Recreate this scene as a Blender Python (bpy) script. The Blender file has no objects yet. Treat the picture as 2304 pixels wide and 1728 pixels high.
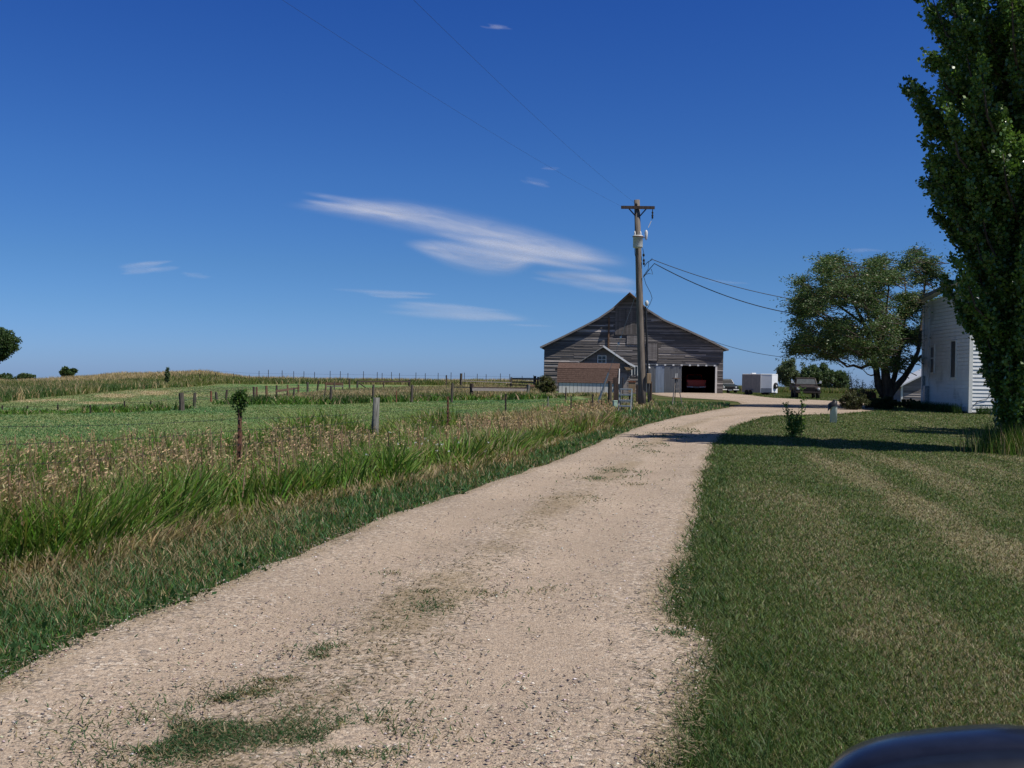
import bpy, math, random
import numpy as np
from mathutils import Vector, Matrix, Quaternion

random.seed(11)
RNG = np.random.default_rng(11)
scene = bpy.context.scene
COL = scene.collection
R = math.radians

# ------------------------------------------------------------------ camera
F = 2304.0                                   # focal length in photo pixels (36 mm equivalent)
CAM = np.array([0.0, 0.0, 1.6])
PITCH, ROLL = math.atan(16 / F), R(0.9)
fwd = np.array([0, math.cos(PITCH), -math.sin(PITCH)])
r0 = np.array([1.0, 0, 0]); u0 = np.array([0, math.sin(PITCH), math.cos(PITCH)])
rgt = r0 * math.cos(ROLL) + u0 * math.sin(ROLL)
upv = u0 * math.cos(ROLL) - r0 * math.sin(ROLL)
cd = bpy.data.cameras.new('camera'); cam = bpy.data.objects.new('camera', cd); COL.objects.link(cam)
cd.sensor_fit = 'HORIZONTAL'; cd.sensor_width = 36.0; cd.lens = 36.0
cd.clip_start = 0.05; cd.clip_end = 60000
cam.matrix_world = Matrix(((rgt[0], upv[0], -fwd[0], 0), (rgt[1], upv[1], -fwd[1], 0),
                           (rgt[2], upv[2], -fwd[2], CAM[2]), (0, 0, 0, 1)))
scene.camera = cam

def S(t):
    t = np.clip(t, 0, 1); return t * t * (3 - 2 * t)

# ------------------------------------------------------------------ terrain height
CR_X = [-400, 0, 160, 270, 380, 450, 520, 560, 700, 900, 1100, 1250, 1640, 1800, 1960, 2304, 2800]
CR_Z = [-.8, -.55, .28, .92, 1.2, 1.42, .95, .65, .58, .66, .75, .7, .2, .0, -.15, -.15, -.15]

def gz(x, y):
    x = np.asarray(x, float); y = np.asarray(y, float)
    d = np.hypot(x, y)
    pxa = np.where(y > 1, 1152 + F * x / np.maximum(y, 1), np.where(x > 0, 2800, -400))
    c = np.interp(pxa, CR_X, CR_Z)
    b = .30 * S((y - 28) / 20) * S((x + 1) / 7)
    k = S((d - 112) / 38)
    z = b * (1 - k) + c * k
    return z - .02 * np.maximum(d - 150, 0)

def ray(px, py):
    d = fwd + rgt * ((px - 1152) / F) + upv * ((864 - py) / F)
    return d / d[1]

_T = np.concatenate([np.arange(1.2, 40, .05), np.arange(40, 165, .2)])
def G(px, py):
    d = ray(px, py)
    p = CAM[None] + d[None] * _T[:, None]
    h = p[:, 2] - gz(p[:, 0], p[:, 1])
    i = np.argmax(h < 0)
    if h[i] >= 0: i = len(_T) - 1
    if i > 0 and h[i] < 0:
        t = _T[i - 1] + (_T[i] - _T[i - 1]) * h[i - 1] / (h[i - 1] - h[i])
    else: t = _T[i]
    q = CAM + d * t
    return np.array([q[0], q[1], float(gz(q[0], q[1]))])

def at(px, py, y):
    return CAM + ray(px, py) * y

def proj(x, y, z):
    p = np.stack([x - CAM[0], y - CAM[1], z - CAM[2]], -1)
    dz = np.maximum(p @ fwd, 1e-3)
    return 1152 + F * (p @ rgt) / dz, 864 - F * (p @ upv) / dz

def _h(ix, iy, s):
    n = (ix.astype(np.int64) * 374761393 + iy.astype(np.int64) * 668265263 + s * 974711) & 0x7fffffff
    n = ((n ^ (n >> 13)) * 1274126177) & 0x7fffffff
    n = n ^ (n >> 16)
    return (n & 0xffff) / 65535.0
def vn(x, y, s=0):
    x = np.asarray(x, float); y = np.asarray(y, float)
    ix = np.floor(x); iy = np.floor(y); fx = x - ix; fy = y - iy
    fx = fx * fx * (3 - 2 * fx); fy = fy * fy * (3 - 2 * fy)
    a = _h(ix, iy, s); b = _h(ix + 1, iy, s); c = _h(ix, iy + 1, s); d = _h(ix + 1, iy + 1, s)
    return (a * (1 - fx) + b * fx) * (1 - fy) + (c * (1 - fx) + d * fx) * fy
def fbm(x, y, s=0, o=3):
    t = 0; a = .5; n = 0
    for k in range(o):
        t = t + a * vn(x * 2 ** k, y * 2 ** k, s + k * 17); n += a; a *= .5
    return t / n

# ------------------------------------------------------------------ object helpers
def tag(o, label=None, cat=None, group=None, kind=None):
    if label: o['label'] = label
    if cat: o['category'] = cat
    if group: o['group'] = group
    if kind: o['kind'] = kind
    return o
def thing(name, label, cat, loc=(0, 0, 0), rz=0.0, group=None):
    o = bpy.data.objects.new(name, None); COL.objects.link(o)
    o.location = loc; o.rotation_euler = (0, 0, rz); o.empty_display_size = .2
    return tag(o, label, cat, group)
def copy_tree(o, parent=None):
    c = o.copy(); COL.objects.link(c)
    if parent is not None: c.parent = parent
    for ch in list(o.children): copy_tree(ch, c)
    return c

class MB:
    def __init__(s): s.v = []; s.f = []; s.c = []
    def add(s, vs, fs, tone=None):
        n = len(s.v); s.v += [tuple(map(float, q)) for q in vs]
        s.f += [tuple(i + n for i in f) for f in fs]
        s.c += [1.0 if tone is None else tone] * len(vs)
    def box(s, x0, x1, y0, y1, z0, z1, tone=None):
        s.add([(x, y, z) for z in (z0, z1) for y in (y0, y1) for x in (x0, x1)],
              [(0, 2, 3, 1), (4, 5, 7, 6), (0, 1, 5, 4), (2, 6, 7, 3), (0, 4, 6, 2), (1, 3, 7, 5)], tone)
    def bar(s, p, q, w, h, tone=None):           # rectangular bar from p to q
        p = Vector(p); q = Vector(q); d = (q - p).normalized()
        a = d.cross(Vector((0, 0, 1)))
        if a.length < .05: a = d.cross(Vector((0, 1, 0)))
        a.normalize(); b = a.cross(d).normalized()
        vs = []
        for e in (p, q):
            for i, j in ((-1, -1), (1, -1), (1, 1), (-1, 1)):
                vs.append(e + a * (i * w / 2) + b * (j * h / 2))
        s.add(vs, [(0, 1, 2, 3), (7, 6, 5, 4), (0, 4, 5, 1), (1, 5, 6, 2), (2, 6, 7, 3), (3, 7, 4, 0)], tone)
    def tube(s, pts, rad, n=8, caps=True, tone=None):
        pts = [Vector(p) for p in pts]
        if not hasattr(rad, '__len__'): rad = [rad] * len(pts)
        vs = []; fs = []; pa = None
        for i, p in enumerate(pts):
            d = (pts[min(i + 1, len(pts) - 1)] - pts[max(i - 1, 0)]).normalized()
            if pa is None:
                a = d.cross(Vector((0, 1, 0)))
                if a.length < .1: a = d.cross(Vector((1, 0, 0)))
            else: a = pa - d * pa.dot(d)
            a.normalize(); pa = a; b = d.cross(a)
            for k in range(n):
                t = 2 * math.pi * k / n
                vs.append(p + (a * math.cos(t) + b * math.sin(t)) * rad[i])
        for i in range(len(pts) - 1):
            for k in range(n):
                k2 = (k + 1) % n
                fs.append((i * n + k, i * n + k2, (i + 1) * n + k2, (i + 1) * n + k))
        if caps:
            fs.append(tuple(range(n - 1, -1, -1))); m = (len(pts) - 1) * n
            fs.append(tuple(m + k for k in range(n)))
        s.add(vs, fs, tone)
    def cyl(s, p, q, r, r2=None, n=12, tone=None): s.tube([p, q], [r, r if r2 is None else r2], n, True, tone)
    def prism(s, poly, axis, a, b, tone=None, sb=1.0):     # polygon (u,v) extruded; axis x: (y,z), y: (x,z), z: (x,y)
        n = len(poly); vs = []
        for e in (a, b):
            for u, v in poly:
                vs.append({'x': (e, u, v), 'y': (u, e, v), 'z': (u, v, e)}[axis])
        fs = [tuple(range(n)), tuple(range(2 * n - 1, n - 1, -1))]
        fs += [(i, i + n, (i + 1) % n + n, (i + 1) % n) for i in range(n)]
        s.add(vs, fs, tone)
    def lathe(s, prof, n=20, o=(0, 0, 0), tone=None):
        vs = []; fs = []
        for r, z in prof:
            for k in range(n):
                t = 2 * math.pi * k / n; vs.append((o[0] + r * math.cos(t), o[1] + r * math.sin(t), o[2] + z))
        for i in range(len(prof) - 1):
            for k in range(n):
                k2 = (k + 1) % n; fs.append((i * n + k, i * n + k2, (i + 1) * n + k2, (i + 1) * n + k))
        fs.append(tuple(range(n - 1, -1, -1))); m = (len(prof) - 1) * n; fs.append(tuple(m + k for k in range(n)))
        s.add(vs, fs, tone)
    def build(s, name, m, parent=None, smooth=False, bevel=0, seg=2, loc=None):
        me = bpy.data.meshes.new(name); me.from_pydata(s.v, [], s.f); me.update()
        import bmesh
        bm = bmesh.new(); bm.from_mesh(me); bmesh.ops.recalc_face_normals(bm, faces=bm.faces); bm.to_mesh(me); bm.free()
        at_ = me.attributes.new('tone', 'FLOAT', 'POINT'); at_.data.foreach_set('value', np.array(s.c, np.float32))
        me.materials.append(m)
        if smooth: me.polygons.foreach_set('use_smooth', [True] * len(me.polygons))
        o = bpy.data.objects.new(name, me); COL.objects.link(o)
        if parent is not None: o.parent = parent
        if loc is not None: o.location = loc
        if bevel:
            b = o.modifiers.new('bevel', 'BEVEL'); b.width = bevel; b.segments = seg; b.limit_method = 'ANGLE'; b.angle_limit = R(35)
        return o

def np_mesh(name, V, Fq, mat, cols=None, tris=None, parent=None, smooth=False):
    """V (n,3), Fq (m,4) quads, tris (k,3), cols (n,3)"""
    me = bpy.data.meshes.new(name)
    nq = 0 if Fq is None else len(Fq); nt = 0 if tris is None else len(tris)
    me.vertices.add(len(V)); me.vertices.foreach_set('co', np.ascontiguousarray(V, np.float32).ravel())
    idx = []
    if nq: idx.append(np.asarray(Fq, np.int32).ravel())
    if nt: idx.append(np.asarray(tris, np.int32).ravel())
    idx = np.concatenate(idx)
    me.loops.add(len(idx)); me.loops.foreach_set('vertex_index', idx)
    me.polygons.add(nq + nt)
    st = np.concatenate([np.arange(nq) * 4, nq * 4 + np.arange(nt) * 3]).astype(np.int32)
    me.polygons.foreach_set('loop_start', st)
    if smooth: me.polygons.foreach_set('use_smooth', np.ones(nq + nt, bool))
    if cols is not None:
        a = me.attributes.new('Col', 'FLOAT_COLOR', 'POINT')
        c4 = np.ones((len(V), 4), np.float32); c4[:, :3] = cols
        a.data.foreach_set('color', c4.ravel())
    me.materials.append(mat)
    me.update(calc_edges=True); me.validate()
    o = bpy.data.objects.new(name, me); COL.objects.link(o)
    if parent is not None: o.parent = parent
    return o

# ------------------------------------------------------------------ materials
def newmat(name):
    m = bpy.data.materials.new(name); m.use_nodes = True
    nt = m.node_tree; nt.nodes.clear()
    out = nt.nodes.new('ShaderNodeOutputMaterial')
    return m, nt, out
def N(nt, t, **kw):
    n = nt.nodes.new(t)
    for k, v in kw.items():
        if k.startswith('i_'):
            key = k[2:]; n.inputs[int(key) if key.isdigit() else key.replace('_', ' ')].default_value = v
        else: setattr(n, k, v)
    return n
def L(nt, a, b): nt.links.new(a, b)
def rgb(*c): return (c[0], c[1], c[2], 1)

def mat(name, c1, c2=None, rough=.7, scale=8, metal=0, bump=0, stretch=(1, 1, 1), tone=False, spec=.3, detail=5, lo=.35, hi=.65, dirt=None):
    """two-colour noise material; tone multiplies by the per-board attribute; dirt = (colour, scale, threshold)"""
    m, nt, out = newmat(name)
    b = N(nt, 'ShaderNodeBsdfPrincipled', i_Roughness=rough, i_Metallic=metal)
    b.inputs['Specular IOR Level'].default_value = spec
    tc = N(nt, 'ShaderNodeTexCoord'); mp = N(nt, 'ShaderNodeMapping'); mp.inputs['Scale'].default_value = stretch
    L(nt, tc.outputs['Object'], mp.inputs['Vector'])
    nz = N(nt, 'ShaderNodeTexNoise', i_Scale=scale, i_Detail=detail, i_Roughness=.6); L(nt, mp.outputs[0], nz.inputs['Vector'])
    rp = N(nt, 'ShaderNodeValToRGB'); rp.color_ramp.elements[0].position = lo; rp.color_ramp.elements[1].position = hi
    rp.color_ramp.elements[0].color = rgb(*c1); rp.color_ramp.elements[1].color = rgb(*(c2 or c1))
    L(nt, nz.outputs['Fac'], rp.inputs[0]); col = rp.outputs[0]
    if dirt:
        n2 = N(nt, 'ShaderNodeTexNoise', i_Scale=dirt[1], i_Detail=4); L(nt, tc.outputs['Object'], n2.inputs['Vector'])
        r2 = N(nt, 'ShaderNodeValToRGB'); r2.color_ramp.elements[0].position = dirt[2]; r2.color_ramp.elements[1].position = dirt[2] + .12
        L(nt, n2.outputs['Fac'], r2.inputs[0])
        mx = N(nt, 'ShaderNodeMixRGB'); mx.inputs[2].default_value = rgb(*dirt[0]); L(nt, r2.outputs[0], mx.inputs[0]); L(nt, col, mx.inputs[1]); col = mx.outputs[0]
    if tone:
        a = N(nt, 'ShaderNodeAttribute', attribute_name='tone')
        mx = N(nt, 'ShaderNodeMixRGB', blend_type='MULTIPLY'); mx.inputs[0].default_value = 1
        L(nt, col, mx.inputs[1]); L(nt, a.outputs['Fac'], mx.inputs[2]); col = mx.outputs[0]
    L(nt, col, b.inputs['Base Color'])
    if bump:
        bp = N(nt, 'ShaderNodeBump', i_Strength=bump, i_Distance=.02); L(nt, nz.outputs['Fac'], bp.inputs['Height']); L(nt, bp.outputs[0], b.inputs['Normal'])
    L(nt, b.outputs[0], out.inputs[0])
    return m

def leafmat(name, gloss=.25, rough=.45, trans=.3, tcol=1.3):
    m, nt, out = newmat(name)
    a = N(nt, 'ShaderNodeAttribute', attribute_name='Col')
    b = N(nt, 'ShaderNodeBsdfPrincipled', i_Roughness=rough); b.inputs['Specular IOR Level'].default_value = gloss
    L(nt, a.outputs['Color'], b.inputs['Base Color'])
    t = N(nt, 'ShaderNodeBsdfTranslucent')
    mm = N(nt, 'ShaderNodeMixRGB', blend_type='MULTIPLY'); mm.inputs[0].default_value = 1; mm.inputs[2].default_value = (tcol, tcol * 1.05, tcol * .6, 1)
    L(nt, a.outputs['Color'], mm.inputs[1]); L(nt, mm.outputs[0], t.inputs['Color'])
    mx = N(nt, 'ShaderNodeMixShader'); mx.inputs[0].default_value = trans
    L(nt, b.outputs[0], mx.inputs[1]); L(nt, t.outputs[0], mx.inputs[2]); L(nt, mx.outputs[0], out.inputs[0])
    return m

M = {}
M['grass'] = leafmat('grass_blade', .25, .5, .34)
M['straw'] = leafmat('dry_grass', .15, .7, .25, 1.1)
M['poplar'] = leafmat('poplar_leaf', .6, .32, .26)
M['elm'] = leafmat('elm_leaf', .3, .45, .28)
M['bark'] = mat('bark', (.035, .026, .02), (.10, .08, .06), .9, 9, bump=.6, stretch=(1, 1, .25))
M['barnwood'] = mat('weathered_boards', (.66, .58, .54), (1.32, 1.19, 1.12), .85, 5, bump=.25, stretch=(.35, 1, 6), tone=True, lo=.3, hi=.7)
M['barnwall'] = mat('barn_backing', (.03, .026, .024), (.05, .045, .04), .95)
M['oldplank'] = mat('old_plank', (.085, .07, .058), (.21, .185, .165), .9, 6, bump=.3, stretch=(6, 6, .4))
M['oldrail'] = mat('old_rail', (.13, .115, .105), (.32, .29, .27), .9, 6, bump=.3, stretch=(.6, 6, 6))
M['brownwood'] = mat('brown_plank', (.10, .055, .035), (.22, .13, .08), .85, 5, stretch=(6, 6, .5))
M['redwood'] = mat('rusty_red_wood', (.13, .05, .03), (.26, .11, .07), .85, 5, stretch=(4, 4, .5))
M['darkpost'] = mat('dark_post', (.035, .025, .022), (.085, .06, .05), .9, 6, stretch=(5, 5, .4), bump=.3)
M['greypost'] = mat('grey_post', (.085, .085, .076), (.20, .20, .18), .9, 8, stretch=(5, 5, .5), bump=.4)
M['midpost'] = mat('brown_grey_post', (.045, .037, .032), (.115, .097, .083), .9, 8, stretch=(5, 5, .5), bump=.4)
M['tpost'] = mat('rusty_steel_post', (.11, .045, .025), (.22, .11, .07), .75, 12, lo=.4, hi=.6)
M['tpostdark'] = mat('dark_steel_post', (.03, .028, .026), (.085, .06, .05), .7, 12)
M['wire'] = mat('wire', (.025, .025, .028), (.05, .05, .05), .5, metal=.4)
M['steel'] = mat('galvanised_steel', (.24, .275, .285), (.40, .44, .455), .45, 14, metal=.35)
M['pole'] = mat('pole_wood', (.09, .074, .062), (.235, .20, .17), .85, 6, stretch=(6, 6, .25), bump=.35, dirt=((.20, .075, .03), 1.3, .66))
M['white'] = mat('white_paint', (.72, .73, .73), (.82, .82, .81), .55, 3, dirt=((.55, .55, .53), 1.2, .60))
M['sidewhite'] = mat('white_siding', (.78, .785, .78), (.86, .865, .855), .6, 2.5, dirt=((.58, .59, .58), .9, .58), tone=True)
M['trimwhite'] = mat('white_trim', (.70, .70, .66), (.80, .80, .76), .6, 5)
M['shingle'] = mat('grey_shingle', (.16, .16, .155), (.28, .27, .26), .9, 5, bump=.4, stretch=(1, 1, 1))
M['barnroof'] = mat('mossy_shingle', (.10, .105, .09), (.20, .19, .17), .92, 3, bump=.5)
M['brownshingle'] = mat('brown_shingle', (.085, .050, .038), (.145, .092, .072), .92, 9, bump=.5, stretch=(1, 1, 1))
M['tin'] = mat('white_tin', (.62, .63, .63), (.76, .76, .75), .45, 4, metal=.1, dirt=((.35, .2, .12), 2, .70))
M['panelwhite'] = mat('pale_panel', (.64, .61, .57), (.74, .71, .67), .75, 4, stretch=(5, 1, .4))
M['sheetA'] = mat('grey_sheet', (.145, .152, .16), (.20, .21, .22), .5, 3, metal=.25, stretch=(8, 1, .3))
M['sheetB'] = mat('blue_grey_sheet', (.25, .295, .36), (.33, .385, .46), .5, 3, metal=.25, stretch=(8, 1, .3), dirt=((.30, .22, .16), 1.2, .70))
M['glass'] = mat('dark_glass', (.015, .018, .022), (.03, .035, .04), .12, spec=.6)
M['screen'] = mat('window_screen', (.05, .06, .065), (.09, .10, .105), .5)
M['rubber'] = mat('rubber', (.015, .015, .016), (.03, .03, .03), .8)
M['redcar'] = mat('red_paint', (.52, .012, .008), (.58, .018, .012), .35, spec=.5)
M['darkcar'] = mat('dark_green_paint', (.008, .014, .016), (.012, .022, .023), .5, spec=.25)
M['rustcar'] = mat('old_truck_paint', (.02, .017, .016), (.05, .033, .027), .6, 4, dirt=((.085, .045, .03), 3, .60))
M['navy'] = mat('navy_paint', (.011, .014, .030), (.015, .019, .039), .22, 40, spec=.4)
M['navyplastic'] = mat('navy_black_plastic', (.008, .011, .022), (.011, .015, .028), .5, 60, spec=.25)
M['blackplastic'] = mat('black_plastic', (.008, .008, .009), (.02, .02, .02), .5)
M['chrome'] = mat('bumper_metal', (.62, .62, .60), (.74, .74, .72), .35, metal=.2)
M['lamp'] = mat('headlamp', (.35, .37, .38), (.5, .52, .52), .2, spec=.6)
M['trailer'] = mat('trailer_white', (.74, .75, .77), (.80, .81, .82), .4, 3)
M['trailergrey'] = mat('trailer_grey', (.22, .235, .26), (.29, .305, .33), .4, 3, metal=.2)
M['pvc'] = mat('white_pipe', (.62, .66, .60), (.74, .76, .72), .6, 4, dirt=((.40, .45, .30), 3, .62))
M['blackbag'] = mat('black_cover', (.012, .012, .014), (.035, .035, .038), .45, 8, bump=.4)
M['pedestal'] = mat('pale_green_box', (.30, .43, .35), (.38, .52, .43), .6, 6)
M['transformer'] = mat('transformer_grey', (.46, .48, .46), (.60, .62, .60), .5, 4, dirt=((.32, .18, .08), 5, .66))
M['ceramic'] = mat('porcelain', (.55, .55, .55), (.7, .7, .7), .3)
M['tanbox'] = mat('tan_wood_box', (.24, .16, .09), (.36, .26, .16), .85, 6, stretch=(5, 5, .6))
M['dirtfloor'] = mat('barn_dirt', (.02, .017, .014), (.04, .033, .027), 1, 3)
M['mirrorglass'] = mat('mirror_glass', (.02, .022, .025), (.03, .03, .035), .08, spec=.8)

# ------------------------------------------------------------------ road table (photo rows) and zones
RT = np.array([(884.6, 1466, 1626), (887, 1468, 1664), (890, 1480, 1692), (893, 1505, 1714), (896, 1545, 1742), (899, 1600, 1802),
      (902, 1640, 1862), (905, 1662, 1915), (910, 1668, 1960), (918, 1640, 1990), (926, 1590, 1960), (932, 1566, 1892),
      (936, 1540, 1748), (940, 1518, 1716), (948, 1490, 1688), (958, 1448, 1656), (974, 1406, 1632), (1000, 1340, 1609),
      (1016, 1302, 1601), (1057, 1198, 1587), (1109, 1042, 1575), (1182, 833, 1565), (1208, 765, 1560), (1302, 545, 1526),
      (1365, 396, 1516), (1385, 340, 1512), (1420, 245, 1550), (1458, 150, 1590), (1500, 63, 1580), (1541, -25, 1562),
      (1600, -150, 1548), (1728, -420, 1530)], float)
def edges(py): return np.interp(py, RT[:, 0], RT[:, 1]), np.interp(py, RT[:, 0], RT[:, 2])

_near = [(-12., -4.9, -1.2), (0., -3.35, .25)]
def road_dist(x, y):
    """(left, right): lateral metres outside the left / right road edge (negative = on the road); far rows beyond the yard give big values"""
    z = gz(x, y); px, py = proj(x, y, z)
    lx, rx = edges(np.clip(py, 884.6, 1728))
    dl = (lx - px) / F * y; dr = (px - rx) / F * y
    nr = (py > 1728) | (y < 4.0)
    LX = np.interp(y, [-12, 0, 4.1], [-4.9, -3.35, -2.78]); RX = np.interp(y, [-12, 0, 4.1], [-1.2, .25, .67])
    dl = np.where(nr, LX - x, dl); dr = np.where(nr, x - RX, dr)
    far = (py < 884.6) & ~nr
    dl = np.where(far, np.where(px < 1466, 9, 5), dl); dr = np.where(far, 5, dr)
    return dl, dr, px, py

# near fence line, x as a function of y
FY = [-12, 0, 8, 13, 20.5, 25, 33, 45, 50]
FXV = [-8.4, -6.0, -4.45, -3.45, -2.76, -1.56, -.2, 3.5, 4.9]
def FX(y): return np.interp(y, FY, FXV)
# second fence / weed strip, y as a function of x
W2 = [G(0, 929), G(205, 927), G(410, 922), G(507, 908), G(744, 908), G(900, 903), G(1061, 899), G(1190, 897)]
W2X = [-60] + [p[0] for p in W2]; W2Y = [W2[0][1] + 1] + [p[1] for p in W2]
def W2D(x): return np.interp(x, W2X, W2Y)
def bankR(px): return np.interp(px, [-300, 0, 200, 380, 500, 700, 1150, 1210], [50, 54, 74, 106, 124, 132, 132, 126])

TAN = np.array((.33, .262, .15)); STRAW = np.array((.43, .345, .195)); PINK = np.array((.38, .255, .150))
GREEN = np.array((.060, .115, .022)); LUSH = np.array((.085, .165, .022)); DARKG = np.array((.028, .065, .020)); BLUEG = np.array((.055, .125, .045))
OLIVE = np.array((.105, .115, .035)); BROWN = np.array((.15, .122, .07))

def mix(a, b, t):
    t = np.asarray(t)[..., None]; return a * (1 - t) + b * t

def lawn_dry(x, y):
    """0 green .. 1 dry, with mower streaks running from the house side toward the camera's right"""
    u = x * .99 - y * .15; w = x * .15 + y * .99
    st = .5 + .5 * np.sin(2 * np.pi * (u / 1.55 + .9 * fbm(u * .35, w * .10, 6)))
    st = .40 + .34 * st * S((fbm(u * .9, w * .16, 5) - .30) / .3)
    pt = fbm(x * .9, y * .6, 9, 3)
    dl, dr, px, py = road_dist(x, y)
    edge = np.clip(dr / 2.0, 0, 1)
    d = (.80 * S((st - .42) / .26) + .38 * S((pt - .44) / .22)) * (.15 + .85 * edge)
    d = d + .8 * np.exp(-((px - 1930) / 75) ** 2 - ((py - 1432) / 16) ** 2)
    far = S((y - 19) / 7)
    return np.clip(d * (1 - .55 * far), 0, 1), dr

def hay(px, py):
    def bl(a, b, c, w, h): return np.exp(-(((px - a) / w) ** 2 + ((py - b) / h) ** 2) ** 2) * c
    t = bl(60, 902, .9, 48, 3.0) + bl(135, 900, .8, 42, 3.0) + bl(225, 907, .85, 60, 3.2) + bl(262, 891, .95, 48, 5) + bl(345, 885, .95, 40, 4.5)
    t = t + bl(10, 928, .5, 50, 4) + bl(150, 921, .5, 45, 4) + bl(385, 880, .5, 30, 3) + bl(430, 890, .5, 40, 3.5) + bl(300, 880, .4, 60, 2.5) + bl(600, 885, .35, 60, 5)
    return np.clip(t, 0, 1)

# ------------------------------------------------------------------ ground sheet
def ground():
    ang = np.unique(np.round(np.concatenate([np.arange(-40, 40.01, .3), np.arange(40, 320.1, 5)]), 3))[:-1]
    rad = [.6]
    while rad[-1] < 3600: rad.append(rad[-1] * 1.022 + .02)
    rad = np.array(rad); A, D = np.meshgrid(np.radians(ang), rad)
    X = np.sin(A) * D; Y = np.cos(A) * D; Z = gz(X, Y)
    na, nr = len(ang), len(rad)
    V = np.stack([X.ravel(), Y.ravel(), Z.ravel()], -1)
    V = np.vstack([V, [[0, 0, 0]]])
    i = np.arange(nr - 1)[:, None] * na; k = np.arange(na)[None]; k2 = (k + 1) % na
    q = np.stack([i + k, i + k2, i + na + k2, i + na + k], -1).reshape(-1, 4)[:, ::-1]
    t = np.stack([np.arange(na), (np.arange(na) + 1) % na, np.full(na, len(V) - 1)], -1)
    x, y = V[:, 0], V[:, 1]
    dl, dr, px, py = road_dist(x, y)
    front = y > 1
    n1 = fbm(x * .25, y * .25, 3); n2 = fbm(x * 1.3, y * 1.3, 4)
    c = mix(np.array((.050, .078, .026)), np.array((.105, .10, .045)), S((n1 - .35) / .3))
    dry, _ = lawn_dry(x, y)
    lawn = (dr > 0) & (y < 100)
    c = np.where(lawn[:, None], mix(np.array((.078, .096, .038)), np.array((.225, .20, .12)), np.clip(dry * .9 + (n2 - .5) * .4, 0, 1)), c)
    past = (x < FX(y)) & (y < 160) & front
    pc = mix(np.array((.105, .190, .072)), np.array((.175, .22, .090)), S((n1 - .38) / .25))
    pc = mix(pc, np.array((.40, .33, .20)), np.clip(hay(px, py) * (.55 + .8 * n2) * 1.2, 0, 1) * (front * 1.0))
    c = np.where(past[:, None], pc, c)
    tall = past & (np.hypot(x, y) > bankR(px))
    c = np.where(tall[:, None], np.array((.10, .105, .035)), c)
    strip = (dl > 0) & (x > FX(y) - .8) & (y < 52)
    c = np.where(strip[:, None], mix(np.array((.05, .055, .02)), np.array((.12, .09, .05)), n2), c)
    far = np.hypot(x, y) > 150
    c = np.where(far[:, None], np.array((.20, .16, .08)), c)
    m, nt, out = newmat('turf_soil')
    a = N(nt, 'ShaderNodeAttribute', attribute_name='Col'); tc = N(nt, 'ShaderNodeTexCoord')
    nz = N(nt, 'ShaderNodeTexNoise', i_Scale=9, i_Detail=6, i_Roughness=.7); L(nt, tc.outputs['Object'], nz.inputs['Vector'])
    mr = N(nt, 'ShaderNodeMapRange', i_1=.3, i_2=.7, i_3=.55, i_4=1.4); L(nt, nz.outputs['Fac'], mr.inputs[0])
    mx = N(nt, 'ShaderNodeMixRGB', blend_type='MULTIPLY'); mx.inputs[0].default_value = 1
    L(nt, a.outputs['Color'], mx.inputs[1]); L(nt, mr.outputs[0], mx.inputs[2])
    b = N(nt, 'ShaderNodeBsdfPrincipled', i_Roughness=1); b.inputs['Specular IOR Level'].default_value = 0
    L(nt, mx.outputs[0], b.inputs['Base Color'])
    bp = N(nt, 'ShaderNodeBump', i_Strength=.6, i_Distance=.03); L(nt, nz.outputs['Fac'], bp.inputs['Height']); L(nt, bp.outputs[0], b.inputs['Normal'])
    L(nt, b.outputs[0], out.inputs[0])
    o = np_mesh('ground', V, q, m, c, t, smooth=True)
    tag(o, 'turf and soil of the yard and fields', 'ground', kind='structure')
ground()

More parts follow.
